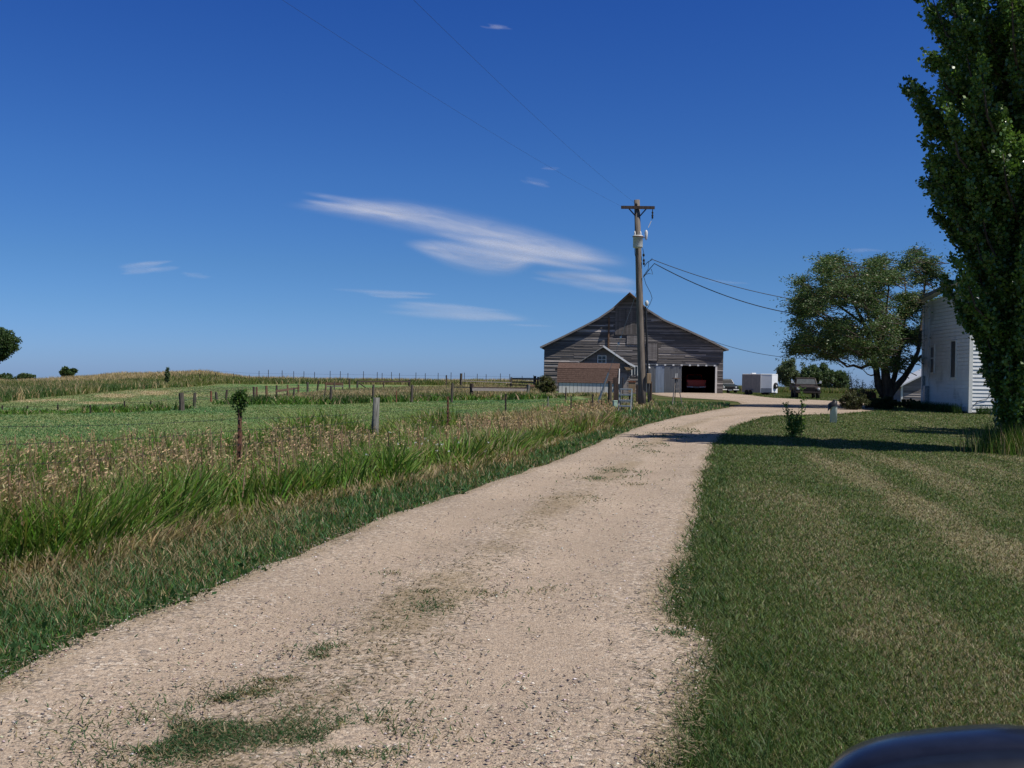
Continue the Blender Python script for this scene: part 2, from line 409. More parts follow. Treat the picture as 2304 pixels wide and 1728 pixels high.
# ------------------------------------------------------------------ gravel drive
def road():
    s = np.linspace(0, 1, 210)
    k = 1 / (1728 - 850.) + s * (1 / (884.8 - 850.) - 1 / (1728 - 850.))
    PYS = 850 + 1 / k
    rows = []
    for yy in np.arange(-12, 3.9, .5):
        rows.append(((np.interp(yy, [-12, 0, 4.1], [-4.9, -3.35, -2.78]), yy), (np.interp(yy, [-12, 0, 4.1], [-1.2, .25, .67]), yy)))
    for py in PYS:
        lx, rx = edges(py); a = G(lx, py); b = G(rx, py); rows.append(((a[0], a[1]), (b[0], b[1])))
    nc = 25; V = []; U = []
    for i, (a, b) in enumerate(rows):
        a = np.array(a); b = np.array(b); dy = (a[1] + b[1]) / 2
        e1 = (fbm(np.array(dy * 1.1 + 3), np.array(.3), 31) - .5) * .28 + (fbm(np.array(dy * 4.), np.array(.9), 32) - .5) * .16
        e2 = (fbm(np.array(dy * 1.0 + 8), np.array(.3), 33) - .5) * .34 + (fbm(np.array(dy * 4.), np.array(.9), 34) - .5) * .18
        if 30 < dy: e1 *= .6; e2 *= .6
        a = a + np.array((e1, 0)); b = b + np.array((e2, 0))
        for j in range(nc):
            u = j / (nc - 1); p = a * (1 - u) + b * u
            V.append((p[0], p[1], 0)); U.append(u)
    V = np.array(V); U = np.array(U)
    # wheel tracks worn a little lower than the crown between them
    yy = V[:, 1]; wt = np.exp(-((U - .27) / .12) ** 2) + np.exp(-((U - .72) / .13) ** 2)
    V[:, 2] = gz(V[:, 0], V[:, 1]) + .050 - .030 * wt * (yy < 45) - .030 * (np.abs(U - .5) * 2) ** 8 + .012 * (fbm(V[:, 0] * 2.2, V[:, 1] * 1.2, 39) - .5) * (yy < 45)
    nr = len(rows)
    i = np.arange(nr - 1)[:, None] * nc; k = np.arange(nc - 1)[None]
    q = np.stack([i + k, i + k + 1, i + nc + k + 1, i + nc + k], -1).reshape(-1, 4)
    wear = np.where(yy < 45, np.clip(wt, 0, 1), .75)
    cen = np.exp(-((U - .49) / .10) ** 2) * (yy < 46) * (.48 + .52 * S((fbm(V[:, 0] * .9, V[:, 1] * .55, 37) - .40) / .22)) + .75 * np.exp(-((U - .02) / .05) ** 2) + .75 * np.exp(-((U - .98) / .05) ** 2) + .20
    c = np.stack([wear, np.clip(cen, 0, 1), U], -1)
    m, nt, out = newmat('gravel')
    a = N(nt, 'ShaderNodeAttribute', attribute_name='Col'); sp = N(nt, 'ShaderNodeSeparateColor'); L(nt, a.outputs['Color'], sp.inputs[0])
    tc = N(nt, 'ShaderNodeTexCoord')
    def vor(sc, rand=1.0):
        v = N(nt, 'ShaderNodeTexVoronoi', i_Scale=sc, i_Randomness=rand); L(nt, tc.outputs['Object'], v.inputs['Vector']); return v
    def ramp(src, pts):
        r = N(nt, 'ShaderNodeValToRGB'); e = r.color_ramp.elements
        e[0].position, e[0].color = pts[0][0], rgb(*pts[0][1]); e[1].position, e[1].color = pts[-1][0], rgb(*pts[-1][1])
        for p, cc in pts[1:-1]:
            n = e.new(p); n.color = rgb(*cc)
        L(nt, src, r.inputs[0]); return r
    def noise(sc, det=5, ro=.6):
        n = N(nt, 'ShaderNodeTexNoise', i_Scale=sc, i_Detail=det, i_Roughness=ro); L(nt, tc.outputs['Object'], n.inputs['Vector']); return n
    stones = [(0, (.12, .11, .108)), (.22, (.25, .22, .20)), (.45, (.38, .31, .25)), (.70, (.47, .39, .315)), (.92, (.54, .47, .40)), (1, (.68, .63, .57))]
    v1 = vor(52); s1 = N(nt, 'ShaderNodeSeparateColor'); L(nt, v1.outputs['Color'], s1.inputs[0]); r1 = ramp(s1.outputs[0], stones)
    v2 = vor(115); s2 = N(nt, 'ShaderNodeSeparateColor'); L(nt, v2.outputs['Color'], s2.inputs[0]); r2 = ramp(s2.outputs[1], stones)
    sand = ramp(noise(260, 3).outputs['Fac'], [(.3, (.34, .265, .205)), (.7, (.50, .40, .315))])
    # stones show where a patchy mask is high; tracks are sandier
    pm = noise(3.2, 6, .65)
    ad = N(nt, 'ShaderNodeMath', operation='MULTIPLY_ADD'); L(nt, sp.outputs[0], ad.inputs[0]); ad.inputs[1].default_value = -.30; L(nt, pm.outputs['Fac'], ad.inputs[2])
    mk = N(nt, 'ShaderNodeMapRange', i_1=.22, i_2=.58, i_3=.20, i_4=.95); L(nt, ad.outputs[0], mk.inputs[0])
    m1 = N(nt, 'ShaderNodeMixRGB'); m1.inputs[0].default_value = .55; L(nt, sand.outputs[0], m1.inputs[1]); L(nt, r2.outputs[0], m1.inputs[2])
    m2 = N(nt, 'ShaderNodeMixRGB'); L(nt, mk.outputs[0], m2.inputs[0]); L(nt, m1.outputs[0], m2.inputs[1]); L(nt, r1.outputs[0], m2.inputs[2])
    # litter of dead grass, browner, on the crown and margins
    ln = noise(1.7, 7, .7); lm = N(nt, 'ShaderNodeMath', operation='MULTIPLY'); L(nt, ln.outputs['Fac'], lm.inputs[0]); L(nt, sp.outputs[1], lm.inputs[1])
    lr = N(nt, 'ShaderNodeMapRange', i_1=.24, i_2=.52, i_3=0, i_4=.84); L(nt, lm.outputs[0], lr.inputs[0])
    lsp = N(nt, 'ShaderNodeMapRange', i_1=.42, i_2=.60, i_3=.25, i_4=1.0); L(nt, noise(38, 6, .75).outputs['Fac'], lsp.inputs[0]); lmm = N(nt, 'ShaderNodeMath', operation='MULTIPLY'); L(nt, lr.outputs[0], lmm.inputs[0]); L(nt, lsp.outputs[0], lmm.inputs[1]); lr = lmm
    lc = ramp(noise(70, 4, .7).outputs['Fac'], [(.3, (.15, .12, .07)), (.55, (.27, .215, .13)), (.75, (.36, .29, .19))])
    m3 = N(nt, 'ShaderNodeMixRGB'); L(nt, lr.outputs[0], m3.inputs[0]); L(nt, m2.outputs[0], m3.inputs[1]); L(nt, lc.outputs[0], m3.inputs[2])
    # broad pale / pink dust variation
    bn = noise(.45, 4); br = N(nt, 'ShaderNodeMapRange', i_1=.3, i_2=.7, i_3=.86, i_4=1.12); L(nt, bn.outputs['Fac'], br.inputs[0])
    m4 = N(nt, 'ShaderNodeMixRGB', blend_type='MULTIPLY'); m4.inputs[0].default_value = 1; L(nt, m3.outputs[0], m4.inputs[1]); L(nt, br.outputs[0], m4.inputs[2])
    m5 = N(nt, 'ShaderNodeMixRGB', blend_type='MULTIPLY'); m5.inputs[0].default_value = 1; m5.inputs[2].default_value = rgb(1.0, .945, .875); L(nt, m4.outputs[0], m5.inputs[1]); m4 = m5
    b = N(nt, 'ShaderNodeBsdfPrincipled', i_Roughness=.95); b.inputs['Specular IOR Level'].default_value = .1
    L(nt, m4.outputs[0], b.inputs['Base Color'])
    h = N(nt, 'ShaderNodeMath', operation='MULTIPLY_ADD'); L(nt, v1.outputs['Distance'], h.inputs[0]); h.inputs[1].default_value = -1.0; L(nt, v2.outputs['Distance'], h.inputs[2])
    bp = N(nt, 'ShaderNodeBump', i_Strength=.55, i_Distance=.012); L(nt, h.outputs[0], bp.inputs['Height']); L(nt, bp.outputs[0], b.inputs['Normal'])
    L(nt, b.outputs[0], out.inputs[0])
    o = np_mesh('gravel_driveway', V, q, m, c, smooth=True)
    tag(o, 'pale gravel driveway curving up to the barn', 'driveway', kind='structure')
road()

# ------------------------------------------------------------------ blade and leaf generators
def polar(n, d0, d1, a0, a1, k=1.0):
    """points with d spread so that pdf ~ d^-k, angle in degrees from +y toward +x"""
    u = RNG.random(n)
    if k == 1.0: d = d0 * (d1 / d0) ** u
    else: d = (d0 ** (1 - k) + u * (d1 ** (1 - k) - d0 ** (1 - k))) ** (1 / (1 - k))
    a = np.radians(a0 + RNG.random(n) * (a1 - a0))
    return d * np.tan(a), d          # x, y (d is depth)

def blades(P, H, W, col, lean=.35, bias=(0., 0.), segs=2, tip=None, curl=1.6):
    n = len(P); H = np.broadcast_to(H, (n,)); W = np.broadcast_to(W, (n,))
    th = RNG.random(n) * 2 * np.pi
    side = np.stack([np.cos(th), np.sin(th), np.zeros(n)], -1)
    lt = RNG.random(n) * 2 * np.pi
    ld = np.stack([np.cos(lt), np.sin(lt)], -1) * (lean * (.3 + .9 * RNG.random(n)))[:, None] + (np.array(bias)[None] if np.ndim(bias) == 1 else bias)
    Vs = []; Cs = []
    for s in range(segs + 1):
        t = s / segs; w = W * (1 - t) if s == segs else W * (1 - .45 * t)
        c = P.copy(); c[:, :2] += ld * (H * t ** curl)[:, None]
        drop = 1 - .18 * np.minimum((ld ** 2).sum(1), 3) * t
        c[:, 2] += H * t * drop
        cc = col if tip is None else mix(col, tip, np.full(n, t))
        if s == segs: Vs.append(c[:, None]); Cs.append(cc[:, None])
        else:
            Vs.append(np.stack([c - side * w[:, None] / 2, c + side * w[:, None] / 2], 1)); Cs.append(np.stack([cc, cc], 1))
    V = np.concatenate(Vs, 1); C = np.concatenate(Cs, 1); m = V.shape[1]
    base = (np.arange(n) * m)[:, None]
    qs = [base + np.array([[2 * s, 2 * s + 1, 2 * s + 3, 2 * s + 2]]) for s in range(segs - 1)]
    tr = base + np.array([[2 * segs - 2, 2 * segs - 1, 2 * segs]])
    Q = np.concatenate(qs, 0) if qs else np.zeros((0, 4), int)
    return V.reshape(-1, 3), Q, tr, C.reshape(-1, 3)

def join(parts):
    Vs, Qs, Ts, Cs = [], [], [], []; o = 0
    for v, q, t, c in parts:
        Vs.append(v); Qs.append(q + o); Ts.append(t + o); Cs.append(c); o += len(v)
    return np.vstack(Vs), np.vstack(Qs), np.vstack(Ts), np.vstack(Cs)
def jitcol(c, s=.25):
    n = len(c); return np.clip(c * (1 + s * (RNG.random((n, 1)) * 2 - 1)) * (1 + .10 * (RNG.random((n, 3)) * 2 - 1)), 0, 1)

def leaves(P, size, col, aspect=.6, axis=None, spread=1.0, up=0.0):
    """diamond leaves; axis (n,3) preferred long direction"""
    n = len(P); sz = np.broadcast_to(size, (n,)) * (.7 + .6 * RNG.random(n))
    a = RNG.normal(size=(n, 3))
    if axis is not None: a = axis + a * spread
    a /= np.linalg.norm(a, axis=1)[:, None] + 1e-9
    r = RNG.normal(size=(n, 3)); r[:, 2] *= (1 - up)
    b = np.cross(a, r); b /= np.linalg.norm(b, axis=1)[:, None] + 1e-9
    nrm = np.cross(a, b)
    l = a * sz[:, None]; w = b * (sz * aspect / 2)[:, None]
    V = np.stack([P, P + l * .45 + w + nrm * (sz * .06)[:, None], P + l, P + l * .45 - w + nrm * (sz * .06)[:, None]], 1).reshape(-1, 3)
    Q = (np.arange(n) * 4)[:, None] + np.arange(4)[None]
    return V, Q, np.zeros((0, 3), int), np.repeat(col, 4, 0)
def veg(name, parts, m, parent=None):
    V, Q, T, C = join(parts)
    return np_mesh(name, V, Q if len(Q) else None, m, C, T if len(T) else None, parent)
def gpts(x, y, dz=0): return np.stack([x, y, gz(x, y) + dz], -1)

# ------------------------------------------------------------------ lawn
def lawn():
    x, y = polar(900000, 3.0, 100, -2, 40, 1.0)
    dr_dry, dr = lawn_dry(x, y)
    jit = RNG.normal(size=len(x)) * .05 - .02
    px, py = proj(x, y, gz(x, y))
    keep = (dr > jit) & ~((x > 20.9) & (y > 47.5) & (x < 34) & (y < 57)) & (py > 885)
    x, y, dry, dr = x[keep], y[keep], dr_dry[keep], dr[keep]
    n = len(x)
    isdry = RNG.random(n) < np.clip(.27 + .64 * dry, 0, .88)
    g = mix(np.array((.048, .082, .024)), np.array((.140, .178, .052)), RNG.random(n))
    g = mix(g, BLUEG * 1.35, (RNG.random(n) < .25) * .5)
    g = mix(g, LUSH * .9, (RNG.random(n) < .10) * .7)
    dc = mix(BROWN, np.array((.35, .31, .19)), RNG.random(n) ** 1.1)
    c = np.where(isdry[:, None], dc, g)
    lushedge = np.exp(-np.maximum(dr, 0) / .9)
    H = (.014 + .026 * RNG.random(n) + .055 * lushedge * RNG.random(n)) * (1 - .30 * isdry)
    Wd = .0018 + .0007 * y + .0012 * RNG.random(n)
    b = blades(gpts(x, y), H * (1 + .010 * y), Wd, jitcol(c, .35), 1.1, segs=2)
    # rank tufts leaning over the gravel edge
    x2, y2 = polar(60000, 3.3, 45, -2, 30, 1.0)
    _, dr2, _, _ = road_dist(x2, y2); k = (dr2 > -.10) & (dr2 < .40) & (vn(x2 * 3, y2 * 3, 77) > .38)
    x2, y2 = x2[k], y2[k]; n2 = len(x2)
    b2 = blades(gpts(x2, y2), .03 + .08 * RNG.random(n2), .003 + .0008 * y2, jitcol(mix(DARKG, GREEN, RNG.random(n2))), .9, bias=(-.25, 0))
    tag(veg('lawn_grass', [b, b2], M['grass']), 'short mown lawn grass with dry streaks right of the driveway', 'grass', kind='stuff')
lawn()

# ------------------------------------------------------------------ verge (short) and ditch (tall) on the left
def vergew(y): return np.clip(1.62 - (y - 8) * .07, .85, 1.65)
def left_grass():
    # short verge
    x, y = polar(380000, 3.0, 56, -42, 12, 1.0)
    dl, dr, px, py = road_dist(x, y)
    jit = RNG.normal(size=len(x)) * .05
    w = vergew(y) + (fbm(x * .8, y * .8, 41) - .5) * .5
    k = (dl > jit - .03) & (dl < w + .15) & (x > FX(y) - .2)
    island = (y >= 38) & (dl > jit) & (dl < 9) & (px > 1330) & (py > 888)
    k = k | island
    x, y, dl, w = x[k], y[k], dl[k], w[k]; n = len(x)
    rel = np.clip(dl / w, 0, 1)
    pd = np.clip(.14 + .46 * S((fbm(x * .7, y * .5, 44) - .44) / .2) * np.clip(rel * 1.4, 0, 1) , 0, 1)
    isdry = RNG.random(n) < pd
    g = mix(DARKG * 1.3, BLUEG * 1.45, RNG.random(n)); g = mix(g, LUSH * 1.2, (RNG.random(n) < .2) * .7)
    c = np.where(isdry[:, None], mix(BROWN * 1.3, STRAW, RNG.random(n)), g)
    H = .03 + .045 * RNG.random(n) + .11 * rel * RNG.random(n)
    b = blades(gpts(x, y), H * (1 + .008 * y), .0024 + .0008 * y, jitcol(c, .3), .9)
    tag(veg('verge_grass', [b], M['grass']), 'short green verge grass along the left edge of the gravel', 'grass', kind='stuff')
    # low broad-leaf weeds creeping on to the gravel
    x, y = polar(16000, 3.5, 40, -34, 12, 1.0)
    dl, dr, px, py = road_dist(x, y)
    k = (dl > -.14) & (dl < .38) & (vn(x * 1.7, y * 1.7, 55) > .52)
    x, y = x[k], y[k]; n = len(x)
    P = gpts(x, y, .02 + .04 * RNG.random(n))
    b = leaves(P, .035 + .003 * y, jitcol(mix(DARKG, np.array((.05, .12, .03)), RNG.random(n))), .55, None, 1, .7)
    tag(veg('creeping_weeds', [b], M['grass']), 'flat dark green weeds creeping over the left gravel edge', 'weeds', kind='stuff')

    # tall ditch grass
    x, y = polar(840000, 3.0, 58, -42, 13, .85)
    dl, dr, px, py = road_dist(x, y)
    w = vergew(y) + (fbm(x * .8, y * .8, 41) - .5) * .5
    beyond = FX(y) - x
    k = (dl > w - .1) & (beyond < 1.0 + 1.2 * fbm(x * .5, y * .5, 61) + 1.6 * S((15 - y) / 7)) & (y < 57)
    pole_zone = (px > 1345) & (px < 1475) & (y > 43) & (dl > 1.6)
    k = (k & ~((px > 1352) & (y > 35))) | (pole_zone & (RNG.random(len(x)) < .5))
    x, y, dl, w, beyond, px = x[k], y[k], dl[k], w[k], beyond[k], px[k]; n = len(x)
    gap = np.maximum(dl + beyond, .8)
    rel = np.clip((dl - w) / np.maximum(gap - w, .4), 0, 1.4)
    no = fbm(x * .6, y * .45, 63); no2 = fbm(x * 1.6, y * 1.6, 64)
    rel = np.clip(rel + (fbm(x * .55, y * .4, 66) - .5) * .75, 0, 1.4)
    # dry share: tan stems at the foot, lush in the middle, mixed toward the fence; farther off more straw
    pd = .75 * np.exp(-((rel - .02) / .13) ** 2) + .10 + np.interp(px, [300, 600], [.30, .16]) * S((rel - .78) / .22)
    pd = pd + .22 * S((y - 15) / 10) * S((no - .38) / .2)
    pd = np.where((px > 1050) & (rel > .45) & (y > 24), pd + .35, pd)
    pd = np.clip(pd + (no2 - .5) * .5, .03, .95)
    isdry = RNG.random(n) < pd
    g = mix(GREEN * 1.55, LUSH * 1.65, RNG.random(n)); g = mix(g, DARKG, (RNG.random(n) < .22) * .7)
    g = mix(g, np.array((.21, .25, .065)), (RNG.random(n) < .26 + .25 * S((y - 14) / 8)) * .85)
    c = np.where(isdry[:, None], mix(TAN * .8, STRAW, RNG.random(n)), g)
    H = (.22 + .48 * np.clip(rel * 1.7, 0, 1)) * (.35 + .8 * RNG.random(n)) * (.65 + .75 * no)
    H = np.where(rel > .8, H * .85, H)
    H = H * (1 - .15 * S((y - 30) / 20))
    H = H * (1 - .22 * S((y - 20) / 8)) * (1 - .30 * S((y - 29) / 7)) * (1 + .45 * S((y - 17) / 6) * (S((fbm(x * .45, y * .3, 65) - .48) / .15) - .45))
    for qx, qy, qr in ((-3.3, 12.4, .9), (-2.6, 19.3, 1.3)): H = H * (1 - .55 * np.exp(-((x - qx) / (qr * .5)) ** 2 - ((y - qy) / qr) ** 2))
    b = blades(gpts(x, y), H, (.0036 + .0009 * y) * (1 + .6 * RNG.random(n)) * (1 + .35 * (~isdry) * np.exp(-((rel - .45) / .25) ** 2)), jitcol(c, .32), .8, bias=np.stack([(fbm(x * .8, y * .8, 68) - .56) * 1.7, (fbm(x * .8, y * .8, 69) - .5) * 1.4], -1), segs=3)
    o = veg('ditch_grass', [b], M['grass'])
    tag(o, 'tall green and straw coloured grass in the ditch before the wire fence', 'tall grass', kind='stuff')

    # brome: thin stems with drooping pinkish-tan heads
    x, y = polar(78000, 4.5, 57, -37, 13, .75)
    dl, dr, px, py = road_dist(x, y)
    w = vergew(y); beyond = FX(y) - x
    gap = np.maximum(dl + beyond, .8); rel = (dl - w) / np.maximum(gap - w, .4)
    cl = fbm(x * .7, y * .5, 71)
    dens = S((rel - np.interp(px, [700, 1000], [.42, .72])) / .35) * np.interp(px, [0, 430, 600, 820, 1000, 1080, 1400], [.58, .48, .26, .12, .08, .26, .34]) * np.where((y > 18) & (px < 700), .6, 1) * S((cl - .26) / .2)
    k = (RNG.random(len(x)) < dens) & (beyond < 1.5 + 1.7 * S((16 - y) / 7)) & (dl > w) & (y < 50) & (px < 1385)
    x, y = x[k], y[k]; n = len(x)
    H = .48 + .34 * RNG.random(n) * (.6 + .8 * fbm(x * 1.1, y * 1.1, 73)); H *= (1 - .30 * S((y - 18) / 10)) * (1 - .3 * S((y - 29) / 7))
    for qx, qy, qr in ((-3.3, 12.4, .9), (-2.6, 19.3, 1.3)): H = H * (1 - .45 * np.exp(-((x - qx) / (qr * .5)) ** 2 - ((y - qy) / qr) ** 2))
    P = gpts(x, y)
    th = RNG.random(n) * 2 * np.pi
    ln = np.stack([np.cos(th), np.sin(th)], -1) * .22 * RNG.random(n)[:, None] + np.array((-.10, .03))
    V0 = []
    sc = jitcol(mix(TAN * .75, PINK, RNG.random(n)), .25)
    top = P.copy(); top[:, :2] += ln * H[:, None]; top[:, 2] += H
    sd = np.stack([np.cos(th + 1), np.sin(th + 1), np.zeros(n)], -1) * (.0018 + .0006 * y)[:, None]
    V = np.stack([P - sd, P + sd, top + sd * .6, top - sd * .6], 1).reshape(-1, 3)
    stem = (V, (np.arange(n) * 4)[:, None] + np.arange(4)[None], np.zeros((0, 3), int), np.repeat(sc * .8, 4, 0))
    m = 13
    t = RNG.random((n, m))
    base = P[:, None] + (top - P)[:, None] * (.80 + .20 * t)[..., None]
    az = RNG.random((n, m)) * 2 * np.pi
    ou = np.stack([np.cos(az), np.sin(az), np.zeros((n, m))], -1) * (.012 + .05 * RNG.random((n, m)) * (1.1 - t))[..., None]
    ou[..., 0] -= .018
    base = base + ou; base[..., 2] += .02 * RNG.random((n, m))
    ax = ou * 14 + np.array((-.25, .0, -.55)); 
    sp = leaves(base.reshape(-1, 3), np.repeat(.026 + .0011 * y, m), jitcol(np.repeat(mix(PINK * 1.25, STRAW * 1.3, RNG.random(n) ** 1.5), m, 0), .3), .34, ax.reshape(-1, 3), .35)
    tag(veg('seed_grass', [stem, sp], M['straw']), 'dry brome grass with drooping tan seed heads along the wire fence', 'seeding grass', kind='stuff')

    # small white flowers on leafy stems
    fx = []
    for (a, b_, cpx, cpy, q) in [(980, 1000, 60, 30, 14), (940, 1050, 50, 40, 9), (860, 1045, 60, 40, 6), (1060, 1030, 50, 20, 4)]:
        for _ in range(q):
            p = G(a + RNG.normal() * cpx * 1.1, b_ + RNG.normal() * cpy * .8 + 35); fx.append((p[0], p[1], p[2] + .35 + .25 * RNG.random()))
    fx = np.array(fx); n = len(fx)
    pts = np.repeat(fx, 7, 0) + RNG.normal(size=(n * 7, 3)) * .007
    b = leaves(pts, .018, np.full((n * 7, 3), .75), .8)
    g0 = fx.copy(); g0[:, 2] = gz(fx[:, 0], fx[:, 1])
    st = blades(g0, fx[:, 2] - g0[:, 2], np.full(n, .006), jitcol(np.repeat(GREEN[None], n, 0)), .01, segs=2)
    tag(veg('white_wildflowers', [b, st], M['grass']), 'tiny white wildflowers dotted through the green ditch grass', 'wildflowers', kind='stuff')
left_grass()

# ------------------------------------------------------------------ pasture, weed strip, corral grass, far bank and crop
def pasture():
    x, y = polar(420000, 8, 140, -36, 10, 1.0)
    dl, dr, px, py = road_dist(x, y); d = np.hypot(x, y)
    k = (FX(y) - x > .6) & (d < bankR(px) + 3) & (px < 1470)
    corral = (y > W2D(x)) & (px > 560)
    k &= ~(corral & (RNG.random(len(x)) < .75))
    x, y, px, py = x[k], y[k], px[k], py[k]; n = len(x)
    hy = hay(px, py) * (.5 + fbm(x * .5, y * .5, 81))
    no = fbm(x * .12, y * .12, 82)
    c = mix(np.array((.098, .190, .072)), np.array((.165, .225, .085)), S((no - .40) / .2))
    far = S((y - W2D(x)) / 25)
    c = mix(c, np.array((.22, .245, .11)), far * .8)
    isd = RNG.random(n) < np.clip(hy * .85 + .05 + .12 * far, 0, .95)
    c = np.where(isd[:, None], mix(TAN, np.array((.55, .45, .28)), RNG.random(n)), c)
    c = mix(c, np.array((.25, .255, .11)), S((fbm(x * .35, y * .35, 83) - .45) / .2) * .45)
    b = blades(gpts(x, y), (.018 + .025 * RNG.random(n)) * (1 + .008 * y) , .003 + .0008 * y, jitcol(c, .16), 1.2)
    tag(veg('pasture_grass', [b], M['grass']), 'short green pasture with pale strips of dry hay beyond the fence', 'pasture', kind='stuff')

    # weeds along the second fence
    x, y = polar(130000, 26, 90, -34, 3, .8)
    off = y - W2D(x); dl, dr, px, py = road_dist(x, y)
    cl = fbm(x * .45, y * .45, 91)
    k = (np.abs(off + .3) < 1.5 + 1.6 * cl) & (FX(y) - x > 3.0 - 2.5 * (px > 1000)) & (cl > .3)
    x, y, cl, px = x[k], y[k], cl[k], px[k]; n = len(x)
    c = mix(GREEN * 1.2, LUSH * 1.2, RNG.random(n)); c = mix(c, DARKG, S((cl - .55) / .12) * .7)
    c = np.where((RNG.random(n) < .14)[:, None], TAN, c)
    H = (.10 + .42 * S((cl - .3) / .3)) * (.4 + .7 * RNG.random(n)) * np.interp(px, [0, 380, 560, 1100, 1220, 1240], [.6, .75, 1, 1.15, 1, .5])
    b = blades(gpts(x, y), H, .004 + .0013 * y, jitcol(c, .35), .9, segs=2)
    tag(veg('fence_weeds', [b], M['grass']), 'green weeds growing along the second row of fence posts', 'weeds', kind='stuff')

    # dry tall grass inside the corral behind it
    x, y = polar(150000, 40, 126, -15, 6, .6)
    off = y - W2D(x); dl, dr, px, py = road_dist(x, y); d = np.hypot(x, y)
    lim = np.interp(px, [560, 640, 760, 1000], [5, 16, 40, 60])
    k = (off > .5) & (px > 555) & (px < 1440) & (off < lim) & (d < 131) & ~((px > 1250) & (y > 77)) & ~((px > 1385) & (y > 60))
    x, y, off, px = x[k], y[k], off[k], px[k]; n = len(x)
    no = fbm(x * .2, y * .2, 95)
    isd = RNG.random(n) < np.clip(.64 + (no - .45) * 1.6, .15, .92)
    c = np.where(isd[:, None], mix(TAN, STRAW, RNG.random(n)), mix(GREEN, np.array((.15, .19, .05)), RNG.random(n)))
    H = (.30 + .35 * RNG.random(n)) * (.7 + .6 * no) * np.where(px > 1215, .5, np.interp(px, [600, 900], [.5, .9]))
    b = blades(gpts(x, y), H, .003 + .0012 * y, jitcol(c, .25), .45, segs=2)
    tag(veg('corral_grass', [b], M['grass']), 'tall straw and green grass inside the old corral', 'tall grass', kind='stuff')

    # bank on the left and the far field margin
    x, y = polar(330000, 48, 152, -31, 6, .5)
    dl, dr, px, py = road_dist(x, y); d = np.hypot(x, y)
    k = (d > bankR(px)) & (d < 152) & (px < 1226)
    x, y, px, d = x[k], y[k], px[k], d[k]; n = len(x)
    rel = (d - bankR(px)) / np.maximum(150 - bankR(px), 5)
    no = fbm(x * .12, y * .12, 97); no2 = fbm(x * .4, y * .4, 98)
    pt = np.clip(.18 + 1.0 * S((rel - .50) / .35) + (no2 - .5) * .9, .05, .95)
    isd = RNG.random(n) < pt
    c = np.where(isd[:, None], mix(TAN, np.array((.40, .30, .16)), RNG.random(n)), mix(np.array((.10, .125, .03)), np.array((.055, .095, .025)), S((no - .4) / .2)))
    H = (.25 + .40 * RNG.random(n)) * (.45 + 1.1 * no2)
    b = blades(gpts(x, y), H, .022 + .0004 * y, jitcol(c * 1.3, .22), .6, segs=2)
    tag(veg('bank_grass', [b], M['grass']), 'rough tan topped grass bank on the skyline left of the barn', 'tall grass', kind='stuff')

    x, y = polar(260000, 84, 154, 10, 31, .5)
    dl, dr, px, py = road_dist(x, y)
    d = np.hypot(x, y)
    k = ((d > 116) & (px > 1630)) 
    short = (py < 903) & (px > 1636) & (dr > .2) & (d <= 118)
    kk = k | short
    x, y, px, d, short = x[kk], y[kk], px[kk], d[kk], short[kk]; n = len(x)
    rel = (d - 116) / 36
    isd = RNG.random(n) < np.where(short, .12, np.clip(.25 + .75 * S((rel - .35) / .4), 0, .92))
    c = np.where(isd[:, None], mix(TAN, np.array((.43, .30, .16)), RNG.random(n)), mix(np.array((.085, .14, .03)), np.array((.15, .18, .05)), RNG.random(n)))
    H = np.where(short, .10, .45 + .35 * RNG.random(n))
    b = blades(gpts(x, y), H * (.75 + .5 * fbm(x * .5, y * .5, 99)), .02 + .0004 * y, jitcol(c, .2), .4, segs=2)
    tag(veg('field_crop', [b], M['grass']), 'tan and green standing crop on the skyline behind the trailer', 'crop field', kind='stuff')
pasture()

